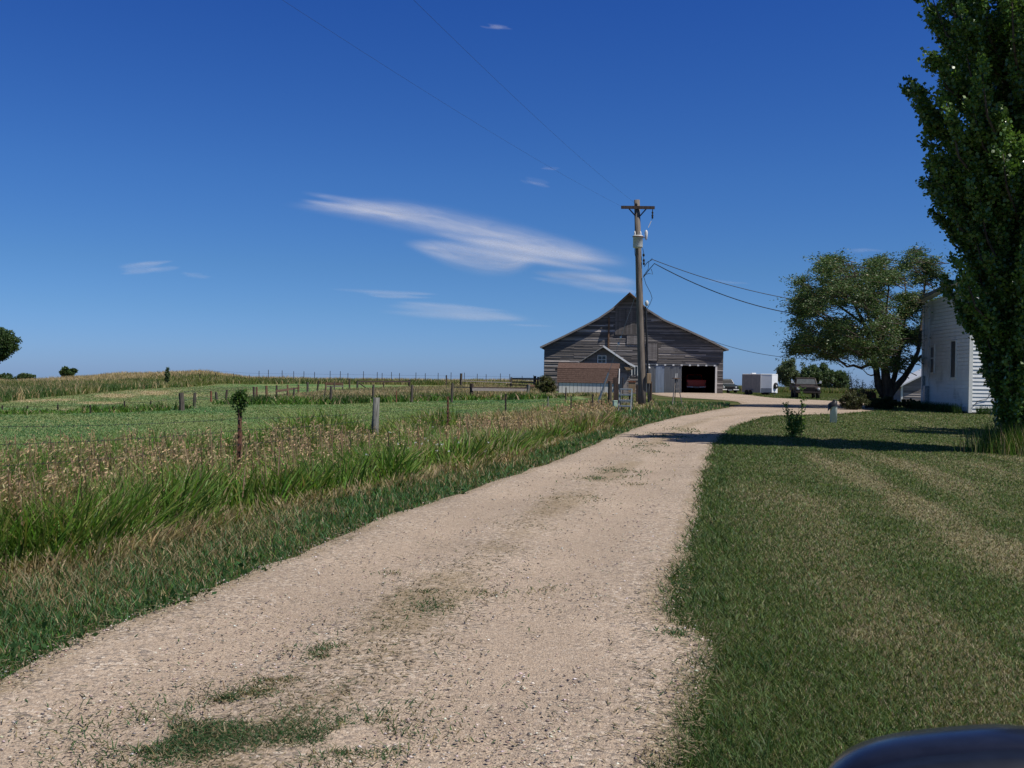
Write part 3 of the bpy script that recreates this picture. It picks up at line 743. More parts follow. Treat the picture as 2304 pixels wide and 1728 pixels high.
# ------------------------------------------------------------------ weeds and loose stones on the drive
def road_bits():
    pat = [(590, 1668, 225, 56, 6400, 0), (470, 1700, 150, 40, 2600, 0), (690, 1690, 120, 35, 1700, 0), (640, 1545, 60, 16, 700, 1), (590, 1575, 60, 14, 500, 1),
           (750, 1488, 55, 18, 900, 0), (800, 1565, 45, 16, 380, 0), (970, 1378, 60, 20, 700, 0), (960, 1345, 26, 6, 160, 0), (1060, 1345, 70, 9, 260, 1),
           (1130, 1245, 40, 10, 200, 1), (1390, 1068, 45, 9, 620, 0), (1345, 1083, 34, 5, 320, 0), (1450, 1012, 24, 16, 420, 0), (1440, 1005, 38, 5, 200, 0),
           (1535, 970, 40, 7, 420, 0), (1500, 985, 45, 5, 380, 0), (1490, 1003, 10, 4, 80, 0), (1260, 1130, 60, 10, 300, 1), (1330, 1125, 45, 6, 200, 1), (1190, 1190, 60, 12, 280, 1),
           (1430, 1095, 30, 4, 100, 1), (1655, 898, 60, 3, 150, 1), (1510, 930, 26, 3, 160, 0), (1530, 1300, 30, 12, 150, 0), (1535, 1330, 22, 10, 150, 0), (1520, 1440, 22, 8, 120, 0),
           (505, 1590, 30, 9, 220, 0), (870, 1425, 25, 14, 60, 0), (1230, 1340, 50, 14, 90, 1), (880, 1300, 30, 5, 60, 1)]
    X, Y, C, Hh = [], [], [], []
    for a, b, sx, sy, q, dr in pat:
        ctr = G(a, b); e = G(a + sx, b); f = G(a, b - sy); g2 = G(a, b + sy)
        rx = abs(e[0] - ctr[0]); ry = abs(f[1] - g2[1]) / 2
        q = int(q * 1.25)
        u = RNG.normal(size=(q, 2)) * np.where(RNG.random((q, 1)) < .7, .5, 1.1)
        x = ctr[0] + u[:, 0] * rx; y = ctr[1] + u[:, 1] * ry
        k = fbm(x * 3.2, y * 3.2, 101) + .12 * RNG.random(len(x)) > .485; x, y = x[k], y[k]; n = len(x)
        c = mix(DARKG * 1.15, BLUEG, RNG.random(n)); c = np.where((RNG.random(n) < (.6 if dr else .28))[:, None], mix(BROWN, TAN, RNG.random(n)), c)
        X.append(x); Y.append(y); C.append(c); Hh.append((.012 + .035 * RNG.random(n) ** 1.5) * (.6 if dr else 1))
    x = np.concatenate(X); y = np.concatenate(Y); c = np.vstack(C); H = np.concatenate(Hh)
    b = blades(gpts(x, y, .034), H * (1 + .012 * y), .0025 + .0009 * y, jitcol(c), 1.9)
    tag(veg('driveway_weeds', [b], M['grass']), 'tufts of grass growing on the crown of the gravel driveway', 'weeds', kind='stuff')
    # flat litter of dead stems, dark twigs and clippings
    x, y = polar(120000, 3.2, 45, -31, 20, 1.1)
    dl, dr, px, py = road_dist(x, y)
    u = (-dl) / np.maximum(-dl - dr, .1)
    dn = .09 + .55 * np.exp(-((u - .49) / .10) ** 2) + .45 * np.exp(-(u / .06) ** 2) + .5 * np.exp(-((1 - u) / .07) ** 2)
    dn = dn * S((fbm(x * 1.4, y * .9, 107) - .36) / .25)
    k = (dl < .1) & (dr < .1) & (RNG.random(len(x)) < dn); x, y = x[k], y[k]; n = len(x)
    c = mix(np.array((.10, .08, .05)), np.array((.36, .29, .18)), RNG.random(n)); c = np.where((RNG.random(n) < .12)[:, None], DARKG * 1.3, c)
    th = RNG.random(n) * 6.283; ln = (.006 + .045 * RNG.random(n) ** 2) * (1 + .03 * y)
    d3 = np.stack([np.cos(th), np.sin(th), .12 * RNG.normal(size=n)], -1) * ln[:, None]; sd = np.stack([-np.sin(th), np.cos(th), np.zeros(n)], -1) * (.0016 + .0005 * y)[:, None]
    P = gpts(x, y, .050)
    V = np.stack([P - sd, P + sd, P + d3 + sd * .5, P + d3 - sd * .5], 1).reshape(-1, 3)
    tag(veg('driveway_litter', [(V, (np.arange(n) * 4)[:, None] + np.arange(4)[None], np.zeros((0, 3), int), np.repeat(c, 4, 0))], M['straw']), 'dead stems and clippings lying on the gravel driveway', 'litter', kind='stuff')
    # loose stones
    x, y = polar(90000, 3.2, 26, -31, 20, 1.15)
    dl, dr, px, py = road_dist(x, y)
    u = (-dl) / np.maximum(-dl - dr, .1)
    wt = np.exp(-((u - .27) / .11) ** 2) + np.exp(-((u - .72) / .12) ** 2)
    k = (dl < .05) & (dr < .05) & (RNG.random(len(x)) < .85 - .55 * wt) & (fbm(x * 1.1, y * 1.1, 105) + .2 * RNG.random(len(x)) > .42)
    x, y = x[k], y[k]; n = len(x)
    s = (.003 + .0095 * RNG.random(n) ** 2.6) * (1 + .035 * y)
    th = RNG.random(n) * 6.283
    uvs = np.array([(1, 0, 0), (.2, .9, .1), (-.9, .25, 0), (-.1, -.85, .1), (.15, .1, .75), (0, 0, -.6)])
    jt = uvs[None] * (1 + .5 * (RNG.random((n, 6, 1)) - .5)) * np.array((1, .75, .55))
    ca, sa = np.cos(th)[:, None], np.sin(th)[:, None]
    V = np.stack([jt[..., 0] * ca - jt[..., 1] * sa, jt[..., 0] * sa + jt[..., 1] * ca, jt[..., 2]], -1) * s[:, None, None]
    V = V + gpts(x, y, .036)[:, None]
    tri = np.array([(0, 1, 4), (1, 2, 4), (2, 3, 4), (3, 0, 4), (1, 0, 5), (2, 1, 5), (3, 2, 5), (0, 3, 5)])
    T = (np.arange(n) * 6)[:, None, None] + tri[None]
    pal = np.array([(.15, .14, .135), (.28, .225, .19), (.40, .32, .25), (.48, .395, .315), (.58, .51, .44), (.72, .68, .62)])
    c = pal[RNG.choice(6, n, p=[.17, .2, .24, .2, .13, .06])]
    m = leafmat('stone', .2, .85, 0.0)
    o = np_mesh('loose_gravel', V.reshape(-1, 3), None, m, np.repeat(jitcol(c, .15), 6, 0), T.reshape(-1, 3))
    tag(o, 'loose pale and grey stones scattered over the driveway', 'gravel', kind='stuff')
road_bits()
#PART2

# ================================================================== buildings
def clap(spans, z0, z1, h, out, tones, seg=(2.0, 6.0), jit=.35, gap=0.0):
    """clapboard strips in wall coordinates (u, outward, z); spans(z) gives the solid u ranges at that height"""
    V, Fc, T = [], [], []; z = z0
    while z < z1 - .01:
        zt = min(z + h, z1)
        for a, b in spans((z + zt) / 2):
            u = a
            while u < b - 1e-3:
                e = min(b, u + random.uniform(*seg))
                if b - e < .4: e = b
                o = out * random.uniform(1 - jit, 1 + jit); n = len(V)
                V += [(u, o, z + gap), (e, o, z + gap), (e, .004 if not gap else o * .8, zt + .004 * (not gap)), (u, .004 if not gap else o * .8, zt + .004 * (not gap)), (u, 0, z + gap), (e, 0, z + gap)]
                Fc += [(n, n + 1, n + 2, n + 3), (n + 4, n + 5, n + 1, n)]
                T += [tones()] * 6; u = e
        z = zt
    return V, Fc, T
def wall_from(mb, data, mapf):
    V, Fc, T = data; n = len(mb.v)
    mb.v += [tuple(map(float, mapf(*p))) for p in V]; mb.f += [tuple(i + n for i in f) for f in Fc]; mb.c += T
def cut(a, b, holes):
    r = [(a, b)]
    for h0, h1 in holes:
        r = [q for s in r for q in ((s[0], min(s[1], h0)), (max(s[0], h1), s[1])) if q[1] - q[0] > .02]
    return r

def barn():
    p = at(1423, 884, 98.0); base = (p[0], p[1], float(gz(p[0], p[1])) - .02)
    t = thing('weathered_barn', 'large weathered grey board barn with a flared gable roof and open sliding door', 'barn', base, R(-5))
    rx = -.45
    LP = [(0, 9.42), (-.82, 8.68), (-1.5, 8.02), (-2.85, 7.05), (-4.3, 6.26), (-6.2, 5.28), (-8.45, 4.18)]
    RP = [(0, 9.42), (.74, 8.84), (1.63, 7.98), (3.3, 6.95), (5.3, 6.10), (7.26, 5.22), (9.4, 4.16)]
    lx = np.array([a for a, _ in LP][::-1]) + rx; lz = np.array([b for _, b in LP][::-1])
    rxx = np.array([a for a, _ in RP]) + rx; rz_ = np.array([b for _, b in RP])
    def lim(z):
        a = max(-8.5, float(np.interp(z + .12, lz, lx))); b = min(8.5, float(np.interp(-(z + .12), -rz_, rxx)))
        return a, b
    door = (4.62, 7.78, 0, 2.66)
    def spans(z):
        a, b = lim(z)
        if b - a < .1: return []
        return cut(a, b, [door[:2]] if z < door[3] else [])
    def tone():
        r = random.random()
        if r < .10: return random.uniform(.27, .43)
        if r < .30: return random.uniform(.17, .24)
        return random.uniform(.085, .155)
    mb = MB(); wall_from(mb, clap(spans, .05, 9.3, .112, .028, tone, (1.0, 6.0), .8), lambda u, o, z: (u, -o, z))
    mb.build('gable_siding', M['barnwood'], t)
    # backing walls, sides, rear
    b = MB(); n = 8
    def poly(y0, y1, parts):
        for q in parts: b.prism(q, 'y', y0, y1)
    gable = [(-8.5, 0)] + [(-8.5, 4.1)] + list(zip(lx[1:], lz[1:] - .08)) + [(x, z - .08) for x, z in zip(rxx[1:-1], rz_[1:-1])] + [(8.5, 4.1), (8.5, 0)]
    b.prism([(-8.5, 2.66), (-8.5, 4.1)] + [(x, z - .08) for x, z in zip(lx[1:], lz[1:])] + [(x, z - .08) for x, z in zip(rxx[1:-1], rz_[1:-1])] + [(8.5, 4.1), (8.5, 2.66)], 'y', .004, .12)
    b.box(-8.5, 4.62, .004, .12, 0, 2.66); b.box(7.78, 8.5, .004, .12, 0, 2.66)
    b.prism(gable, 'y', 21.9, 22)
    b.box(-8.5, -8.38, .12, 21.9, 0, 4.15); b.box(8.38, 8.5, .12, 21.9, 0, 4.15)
    b.build('wall', M['barnwall'], t)
    for s in (-1, 1):
        sd = MB(); wall_from(sd, clap(lambda z: [(0.0, 22.0)], .05, 4.15, .15, .025, tone, (2, 6)), lambda u, o, z: (s * (8.502 + o), u, z)); sd.build('side_siding', M['barnwood'], t)
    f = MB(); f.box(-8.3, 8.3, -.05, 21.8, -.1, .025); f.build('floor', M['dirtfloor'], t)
    # roof
    for P in (LP, RP):
        rb = MB()
        for (a, za), (c, zc) in zip(P[:-1], P[1:]):
            rb.add([(rx + a, -.42, za + .10), (rx + c, -.42, zc + .10), (rx + c, 22.3, zc + .10), (rx + a, 22.3, za + .10),
                    (rx + a, -.42, za - .02), (rx + c, -.42, zc - .02), (rx + c, 22.3, zc - .02), (rx + a, 22.3, za - .02)],
                   [(0, 1, 2, 3), (7, 6, 5, 4), (0, 4, 5, 1), (2, 6, 7, 3)] + ([(1, 5, 6, 2)] if (c, zc) == P[-1] else []))
        rb.build('roof', M['barnroof'], t)
        rk = MB()
        for (a, za), (c, zc) in zip(P[:-1], P[1:]):
            rk.bar((rx + a, -.45, za + .0), (rx + c, -.45, zc + .0), .05, .17, .22)
        rk.build('rake_board', M['barnwood'], t)
    # hay hood over the loft door
    h = MB()
    for s, P in ((-1, LP), (1, RP)):
        (a1, z1), (a2, z2) = P[1], P[2]
        vs = [(rx, -1.35, 9.42), (rx + a1, -.85, z1), (rx + a2, -.40, z2), (rx, -.40, 9.42)]
        h.add(vs + [(x, y, z + .09) for x, y, z in vs], [(0, 1, 2, 3), (4, 5, 6, 7), (0, 1, 5, 4), (1, 2, 6, 5)])
    hood = h.build('hay_hood', M['brownwood'], t)
    bb = MB(); bb.bar((rx, -1.25, 9.3), (rx, .0, 9.3), .12, .16); bb.build('hood_beam', M['brownwood'], hood)
    # loft door of upright boards, its post and the small doors
    def boards(x0, x1, z0, z1, wv, y, tones):
        m = MB(); x = x0
        while x < x1 - .02:
            e = min(x1, x + wv); m.box(x + .006, e - .006, y - .03 - random.uniform(0, .012), y, z0, z1, tones()); x = e
        return m
    ld = boards(-1.75, .95, 5.55, 8.0, .18, -.055, lambda: random.uniform(.09, .17)).build('loft_door', M['barnwood'], t)
    ft = MB(); ft.box(-1.75, .95, -.11, -.095, 5.5, 5.62, .10); ft.box(-1.75, .95, -.11, -.095, 6.75, 6.86, .12); ft.build('batten', M['barnwood'], ld)
    ll = boards(-.62, .9, 4.62, 5.48, .17, -.055, lambda: random.uniform(.16, .27)).build('lower_loft_door', M['barnwood'], t)
    ps = MB(); ps.box(-2.42, -2.27, -.16, -.04, 3.6, 7.2); ps.build('door_post', M['brownwood'], t)
    sdr = boards(1.32, 2.26, 3.2, 4.72, .12, -.06, lambda: random.uniform(.15, .25)).build('loading_door', M['barnwood'], t)
    fr = MB()
    for q in ((2.26, 2.38, 3.1, 4.8), (1.2, 1.32, 3.1, 4.8)): fr.box(q[0], q[1], -.10, -.035, q[2], q[3], .085)
    fr.box(1.32, 2.26, -.10, -.035, 4.72, 4.82, .085); fr.box(1.32, 2.26, -.10, -.035, 3.1, 3.2, .3); fr.build('door_frame', M['barnwood'], sdr)
    w = MB(); w.box(-.05, .42, -.05, -.04, 1.72, 2.5); wo = w.build('window', M['glass'], t)
    wf = MB()
    for q in ((-.13, -.05, 1.64, 2.58), (.42, .50, 1.64, 2.58), (.16, .21, 1.72, 2.5)): wf.box(q[0], q[1], -.08, -.03, q[2], q[3])
    wf.box(-.05, .42, -.08, -.03, 2.5, 2.58); wf.build('window_frame', M['trimwhite'], wo)
    # sliding door of sheet metal on its track
    for x0, x1, m in ((1.25, 2.16, 'sheetA'), (2.16, 2.98, 'sheetB'), (2.98, 4.6, 'sheetA')):
        s = MB(); k = 0; x = x0
        while x < x1 - .01:
            e = min(x1, x + .068); y0 = -.10 - (.014 if k % 2 else 0); s.box(x, e, y0, -.075, .04, 2.63); x = e; k += 1
        s.build('sliding_door', M[m], t)
    tr = MB(); tr.box(1.2, 7.95, -.16, -.05, 2.68, 2.77); to = tr.build('door_track', M['sheetA'], t)
    for x in np.linspace(1.5, 7.7, 9):
        k = MB(); k.box(x - .09, x + .09, -.19, -.165, 2.62, 2.76); k.build('track_bracket', M['tin'], to)
    tp = MB(); tp.box(7.78, 7.95, -.12, -.03, 0, 2.66); tp.build('door_jamb', M['panelwhite'], t)
    yl = MB(); yl.lathe([(.01, .0), (.10, .01), (.13, .06), (.10, .10), (.02, .12)], 14); y = yl.build('door_lamp', M['ceramic'], t, True); y.location = (1.52, -.2, 2.38); y.rotation_euler = (R(90), 0, 0)
    return t, base
BARN, BB = barn()

def shed_window(parent, mapf, x0, x1, z0, z1, frame, cross=True, mg='glass', fw=.07):
    """glass, frame and bars placed by mapf(u, out, z)"""
    def bx(m, a, b, c, d, o0, o1):
        vs = [mapf(u, o, z) for z in (c, d) for o in (o0, o1) for u in (a, b)]
        m.add(vs, [(0, 2, 3, 1), (4, 5, 7, 6), (0, 1, 5, 4), (2, 6, 7, 3), (0, 4, 6, 2), (1, 3, 7, 5)])
    g = MB(); bx(g, x0, x1, z0, z1, .03, .036); w = g.build('window', M[mg], parent)
    f = MB()
    bx(f, x0 - fw, x0, z0 - fw, z1 + fw, .0, .07); bx(f, x1, x1 + fw, z0 - fw, z1 + fw, .0, .07)
    bx(f, x0, x1, z1, z1 + fw, .0, .07); bx(f, x0, x1, z0 - fw, z0, .0, .085)
    if cross:
        c = (x0 + x1) / 2; d = (z0 + z1) / 2
        bx(f, c - .02, c + .02, z0, z1, .036, .06); bx(f, x0, c - .02, d - .02, d + .02, .036, .06); bx(f, c + .02, x1, d - .02, d + .02, .036, .06)
    f.build('window_frame', M[frame], w)

def grey_shed():
    p = at(1356, 886, 86.0)
    t = thing('gable_shed', 'small grey gabled shed with a four pane window and bright tin roof edge', 'shed', (p[0], p[1], float(gz(p[0], p[1])) - .02), R(-6))
    pk, ev, hw = 3.92, 2.42, 2.25
    def spans(z):
        if z <= ev: return [(-hw, hw)]
        k = hw * (pk - .05 - z) / (pk - ev); return [(-k, k)] if k > .1 else []
    mb = MB(); wall_from(mb, clap(spans, .0, pk, .16, .02, lambda: random.uniform(.17, .25)), lambda u, o, z: (u, -o, z)); mb.build('gable_siding', M['barnwood'], t)
    b = MB(); g = [(-hw, 0), (-hw, ev), (0, pk - .05), (hw, ev), (hw, 0)]
    b.prism(g, 'y', .003, 4.5); b.build('wall', M['barnwall'], t)
    sl = (pk - ev) / hw
    for s, m, ext in ((-1, 'shingle', .35), (1, 'tin', .42)):
        e = hw + ext; ze = pk - sl * e; kz = ze + (.10 if s > 0 else 0)
        pts = [(0, pk), (s * e * .8, pk - sl * e * .8), (s * e, kz)]
        rb = MB()
        for (a, za), (c, zc) in zip(pts[:-1], pts[1:]):
            vs = [(a, -.55, za), (c, -.55, zc), (c, 4.8, zc), (a, 4.8, za)]
            rb.add(vs + [(x, y, z + (.18 if s > 0 else .10)) for x, y, z in vs], [(0, 1, 2, 3), (7, 6, 5, 4), (0, 1, 5, 4), (1, 2, 6, 5), (2, 3, 7, 6)])
        rb.build('roof', M['white' if s > 0 else m], t)  # right slope in white: the tin edge's sunlit brightness put into its colour
    shed_window(t, lambda u, o, z: (u, -.02 - o, z), -.42, .20, 2.62, 3.17, 'trimwhite')
    c = MB(); c.prism([(1.75, 2.30), (2.55, 2.25), (2.55, 2.12), (1.95, 2.02)], 'y', -.5, -.03); c.build('eave_return', M['tanbox'], t)
    d = MB(); d.box(1.3, 2.0, -.05, -.022, .0, 1.75, .32); d.build('door', M['barnwood'], t)
grey_shed()

def brown_shed():
    p = at(1322, 888, 80.0)
    t = thing('gambrel_shed', 'low shed with brown shingled gambrel roof and pale panel walls', 'shed', (p[0], p[1], float(gz(p[0], p[1])) - .02), R(-8))
    L2 = 2.3
    w = MB(); w.box(-L2, L2 - .0, .0, .06, .12, .92)
    wo = w.build('front_wall', M['panelwhite'], t)
    gr = MB()
    for x in np.arange(-L2 + .3, L2, .3): gr.box(x - .008, x + .008, -.006, .0, .12, .92)
    gr.build('panel_joint', M['barnwall'], wo)
    bs = MB(); bs.box(-L2, L2, .01, .07, -.1, .12); bs.build('sill_beam', M['darkpost'], t)
    prof = [(.0, .93), (.34, 2.02), (1.25, 2.46), (2.16, 2.02), (2.60, .90)]
    en = [(.0, -.05), (.0, .9), (.30, 1.96), (1.25, 2.40), (2.2, 1.96), (2.5, .9), (2.5, -.05)]
    e = MB(); e.prism(en, 'x', L2 - .06, L2); e.prism(en, 'x', -L2, -L2 + .06); e.box(-L2 + .06, L2 - .06, 2.44, 2.5, 0, .9); e.build('end_wall', M['brownshingle'], t)
    for (a, za), (c, zc) in zip(prof[:-1], prof[1:]):
        rb = MB(); dy, dz = c - a, zc - za; l = math.hypot(dy, dz); ny, nz = -dz / l * .06, dy / l * .06
        vs = [(x, y, z) for x in (-L2 - .12, L2 + .12) for (y, z) in ((a, za), (c, zc), (c + ny, zc + nz), (a + ny, za + nz))]
        rb.add(vs, [(0, 1, 2, 3), (7, 6, 5, 4), (0, 4, 5, 1), (1, 5, 6, 2), (2, 6, 7, 3), (3, 7, 4, 0)])
        # shingle courses
        k = max(2, int(l / .16))
        for i in range(k):
            u0, u1 = i / k, (i + 1) / k
            f = 1.0
            q0 = (a + dy * u0 + ny * (f + .22), za + dz * u0 + nz * (f + .22)); q1 = (a + dy * u1 + ny * 1.02, za + dz * u1 + nz * 1.02); q2 = (a + dy * u0 + ny * 1.02, za + dz * u0 + nz * 1.02)
            if dz < 0: continue
            rb.prism([q2, q0, q1], 'x', -L2 - .12, L2 + .12)
        rb.build('roof', M['brownshingle'], t)
    tr = MB(); tr.bar((L2 + .14, -.30, .9), (L2 + .14, .30, 2.08), .05, .09); tr.build('corner_trim', M['white'], t)
    tr = MB(); tr.bar((L2 - 1.1, -.02, 2.17), (L2 + .1, .02, 2.17), .05, .05)
    kn = MB(); kn.box(-L2 - .3, -L2 - .12, .3, .5, 1.86, 2.05); kn.build('roof_bracket', M['rubber'], t)
brown_shed()

def house():
    c0 = G(2180, 931); d0 = c0[1]
    t = thing('white_farmhouse', 'white clapboard farmhouse with two tall narrow windows behind the poplar', 'house', (c0[0], c0[1], c0[2] - .05), R(-4.6))
    Dp = d0 * .145 / math.cos(R(4.6)); Wd = 8.5; zf, zn = 5.62, 6.10
    ztop = lambda y: zn + (zf - zn) * y / Dp - .30
    # side wall (faces left): u runs from the front corner to the back
    h = .172
    tn = lambda: random.uniform(.93, 1.0)
    def sp(z):
        umax = Dp if z < ztop(Dp) else max(0, (zn - .30 - z) / ((zn - zf) / Dp)); return [(.09, umax - .09)] if umax > .3 else []
    mb = MB(); wall_from(mb, clap(sp, .12, zn - .3, h, .036, tn, (3, 5), .1, .026), lambda u, o, z: (-o, u, z)); mb.build('side_siding', M['sidewhite'], t)
    mb = MB(); wall_from(mb, clap(lambda z: [(.12, Wd)], .12, zn - .3, h, .036, tn, (3, 5), .15), lambda u, o, z: (u, -o, z)); mb.build('front_siding', M['sidewhite'], t)
    b = MB(); b.add([(0.002, .002, 0), (Wd, .002, 0), (Wd, Dp, 0), (.002, Dp, 0), (.002, .002, ztop(0)), (Wd, .002, ztop(0)), (Wd, Dp, ztop(Dp)), (.002, Dp, ztop(Dp))],
                    [(0, 1, 5, 4), (1, 2, 6, 5), (2, 3, 7, 6), (3, 0, 4, 7), (4, 5, 6, 7)]); b.build('wall', M['white'], t)
    f = MB(); f.box(-.015, Wd, -.015, Dp, -.3, .12); f.build('foundation', M['greypost'], t)
    cb = MB(); cb.box(-.035, .12, -.04, .09, .10, ztop(0)); cb.build('corner_board', M['trimwhite'], t)
    cb = MB(); cb.box(-.035, .1, Dp - .09, Dp + .03, .10, ztop(Dp)); cb.build('corner_board', M['trimwhite'], t)
    # roof: left eave along the side wall, slope rising to the right
    r = MB(); e = -.42; k = .50
    pt = lambda x, y: (x, y, zn + (zf - zn) * y / Dp + (x - e) * k - .12)
    vs = [pt(e, -.4), pt(4.2, -.4), pt(4.2, Dp + .45), pt(e, Dp + .45)]
    r.add(vs + [(x, y, z + .14) for x, y, z in vs], [(3, 2, 1, 0), (4, 5, 6, 7), (0, 1, 5, 4), (1, 2, 6, 5), (2, 3, 7, 6), (3, 0, 4, 7)])
    pr = lambda x, y: (x, y, zn + (zf - zn) * y / Dp + (8.9 - x) * k - .16)
    vs = [pr(4.2, -.4), pr(8.9, -.4), pr(8.9, Dp + .45), pr(4.2, Dp + .45)]
    r.add(vs + [(x, y, z + .14) for x, y, z in vs], [(3, 2, 1, 0), (4, 5, 6, 7), (0, 1, 5, 4), (1, 2, 6, 5), (2, 3, 7, 6)])
    r.prism([(e + .3, zn - .35), (4.2, zn + 2.0), (8.7, zn - .3)], 'y', .0, .05)
    r.build('roof', M['shingle'], t)
    fa = MB(); fa.bar((e - .02, -.4, pt(e, -.4)[2] + .02), (e - .02, Dp + .45, pt(e, Dp + .45)[2] + .02), .04, .12); fa.build('fascia', M['shingle'], t)
    so = MB(); a = pt(e, 0)
    so.add([(e, -.38, pt(e, -.38)[2] - .03), (0, -.38, pt(e, -.38)[2] - .03), (0, Dp + .4, pt(e, Dp + .4)[2] - .03), (e, Dp + .4, pt(e, Dp + .4)[2] - .03)], [(0, 1, 2, 3)]); so.build('soffit', M['white'], t)
    # map a photo column on the side wall to the distance along it
    us = np.linspace(0, Dp, 400); ca, sa = math.cos(R(-4.6)), math.sin(R(-4.6))
    wx = c0[0] - sa * us; wy = c0[1] + ca * us
    pxs, _ = proj(wx, wy, np.full(400, 2.5))
    U = lambda px: float(np.interp(-px, -pxs, us))
    def Zr(px, py):
        u = U(px); y = c0[1] + ca * u; q = at(px, py, y); return q[2] - c0[2] + .05
    mp = lambda u, o, z: (-.034 - o, u, z)
    shed_window(t, mp, U(2154), U(2143), Zr(2148, 849), Zr(2148, 768), 'trimwhite', False, 'screen', .05)
    shed_window(t, mp, U(2105), U(2097), Zr(2101, 838), Zr(2101, 778), 'trimwhite', False, 'screen', .05)
    q = MB(); zz = Zr(2101, 806); q.box(-.09, -.06, U(2105), U(2097), zz - .03, zz + .03); zt = Zr(2101, 779); q.build('window_sash', M['trimwhite'], t); q = MB()
    q.box(-.085, -.06, U(2105), U(2097), zt - .05, zt); q.build('window_head', M['trimwhite'], t)
    ds = MB(); u = U(2092.5); ds.tube([(-.3, u, ztop(u) - .05), (-.08, u, ztop(u) - .3), (-.08, u, .1)], .035, 8); ds.build('downspout', M['white'], t)
    me = MB(); u = U(2082); me.box(-.17, -.03, u - .10, u + .10, 1.05, 1.75); me.build('meter_box', M['steel'], t, bevel=.02)
    pi = MB(); pi.tube([(-.08, u, 1.05), (-.08, u, 0.0)], .03, 8); pi.tube([(-.08, u, 1.75), (-.08, u, ztop(u) - .1)], .02, 8); pi.build('conduit', M['steel'], t)
    me = MB(); u = U(2090); me.box(-.24, -.03, u - .22, u + .12, .1, 1.25); me.build('utility_cabinet', M['steel'], t, bevel=.02)
    cb = MB(); cb.tube([(.12, -.06, .35), (.35, -.06, .62), (.75, -.06, .72), (.9, -.06, .95), (.92, -.06, 1.05)], .012, 5); cb.build('cable', M['wire'], t)
    return c0, Dp
HC, HD = house()

def small_barn():
    p = at(2028, 905, 70.0); base = (p[0], p[1], -.05)
    base = (p[0], p[1], float(gz(p[0], p[1])) - .25)
    t = thing('outbuilding', 'low weathered outbuilding with pale metal roof between the elm and the farmhouse', 'shed', base, R(-11))
    hw, ev, pk, dp = 3.2, 1.35, 3.1, 4.5
    def spans(z):
        if z <= ev: return [(.0, 2 * hw)]
        k = (z - ev) / (pk - ev) * hw; return [(k + .03, 2 * hw - k - .03)]
    tn = lambda: random.choice([.16, .2, .25, .32, .5])
    mb = MB(); wall_from(mb, clap(spans, .0, pk, .15, .03, tn), lambda u, o, z: (u, -o, z)); mb.build('gable_siding', M['barnwood'], t)
    b = MB(); b.prism([(0, 0), (0, ev), (hw, pk), (2 * hw, ev), (2 * hw, 0)], 'y', .003, dp); b.build('wall', M['barnwall'], t)
    mb = MB(); wall_from(mb, clap(lambda z: [(0, dp)], .0, ev, .15, .02, lambda: random.uniform(.2, .3)), lambda u, o, z: (-o, u, z)); mb.build('side_siding', M['barnwood'], t)
    sl = (pk - ev) / hw
    for s in (-1, 1):
        rb = MB(); e = hw + .3
        vs = [(hw, -.3, pk), (hw + s * e, -.3, pk - sl * e), (hw + s * e, dp + .3, pk - sl * e), (hw, dp + .3, pk)]
        rb.add(vs + [(x, y, z + .09) for x, y, z in vs], [(0, 1, 2, 3), (7, 6, 5, 4), (0, 1, 5, 4), (1, 2, 6, 5), (2, 3, 7, 6), (3, 0, 4, 7)]); rb.build('roof', M['tin'], t)
    c = MB(); c.box(-.04, .08, -.06, .04, 0, ev); c.build('corner_board', M['trimwhite'], t)
small_barn()

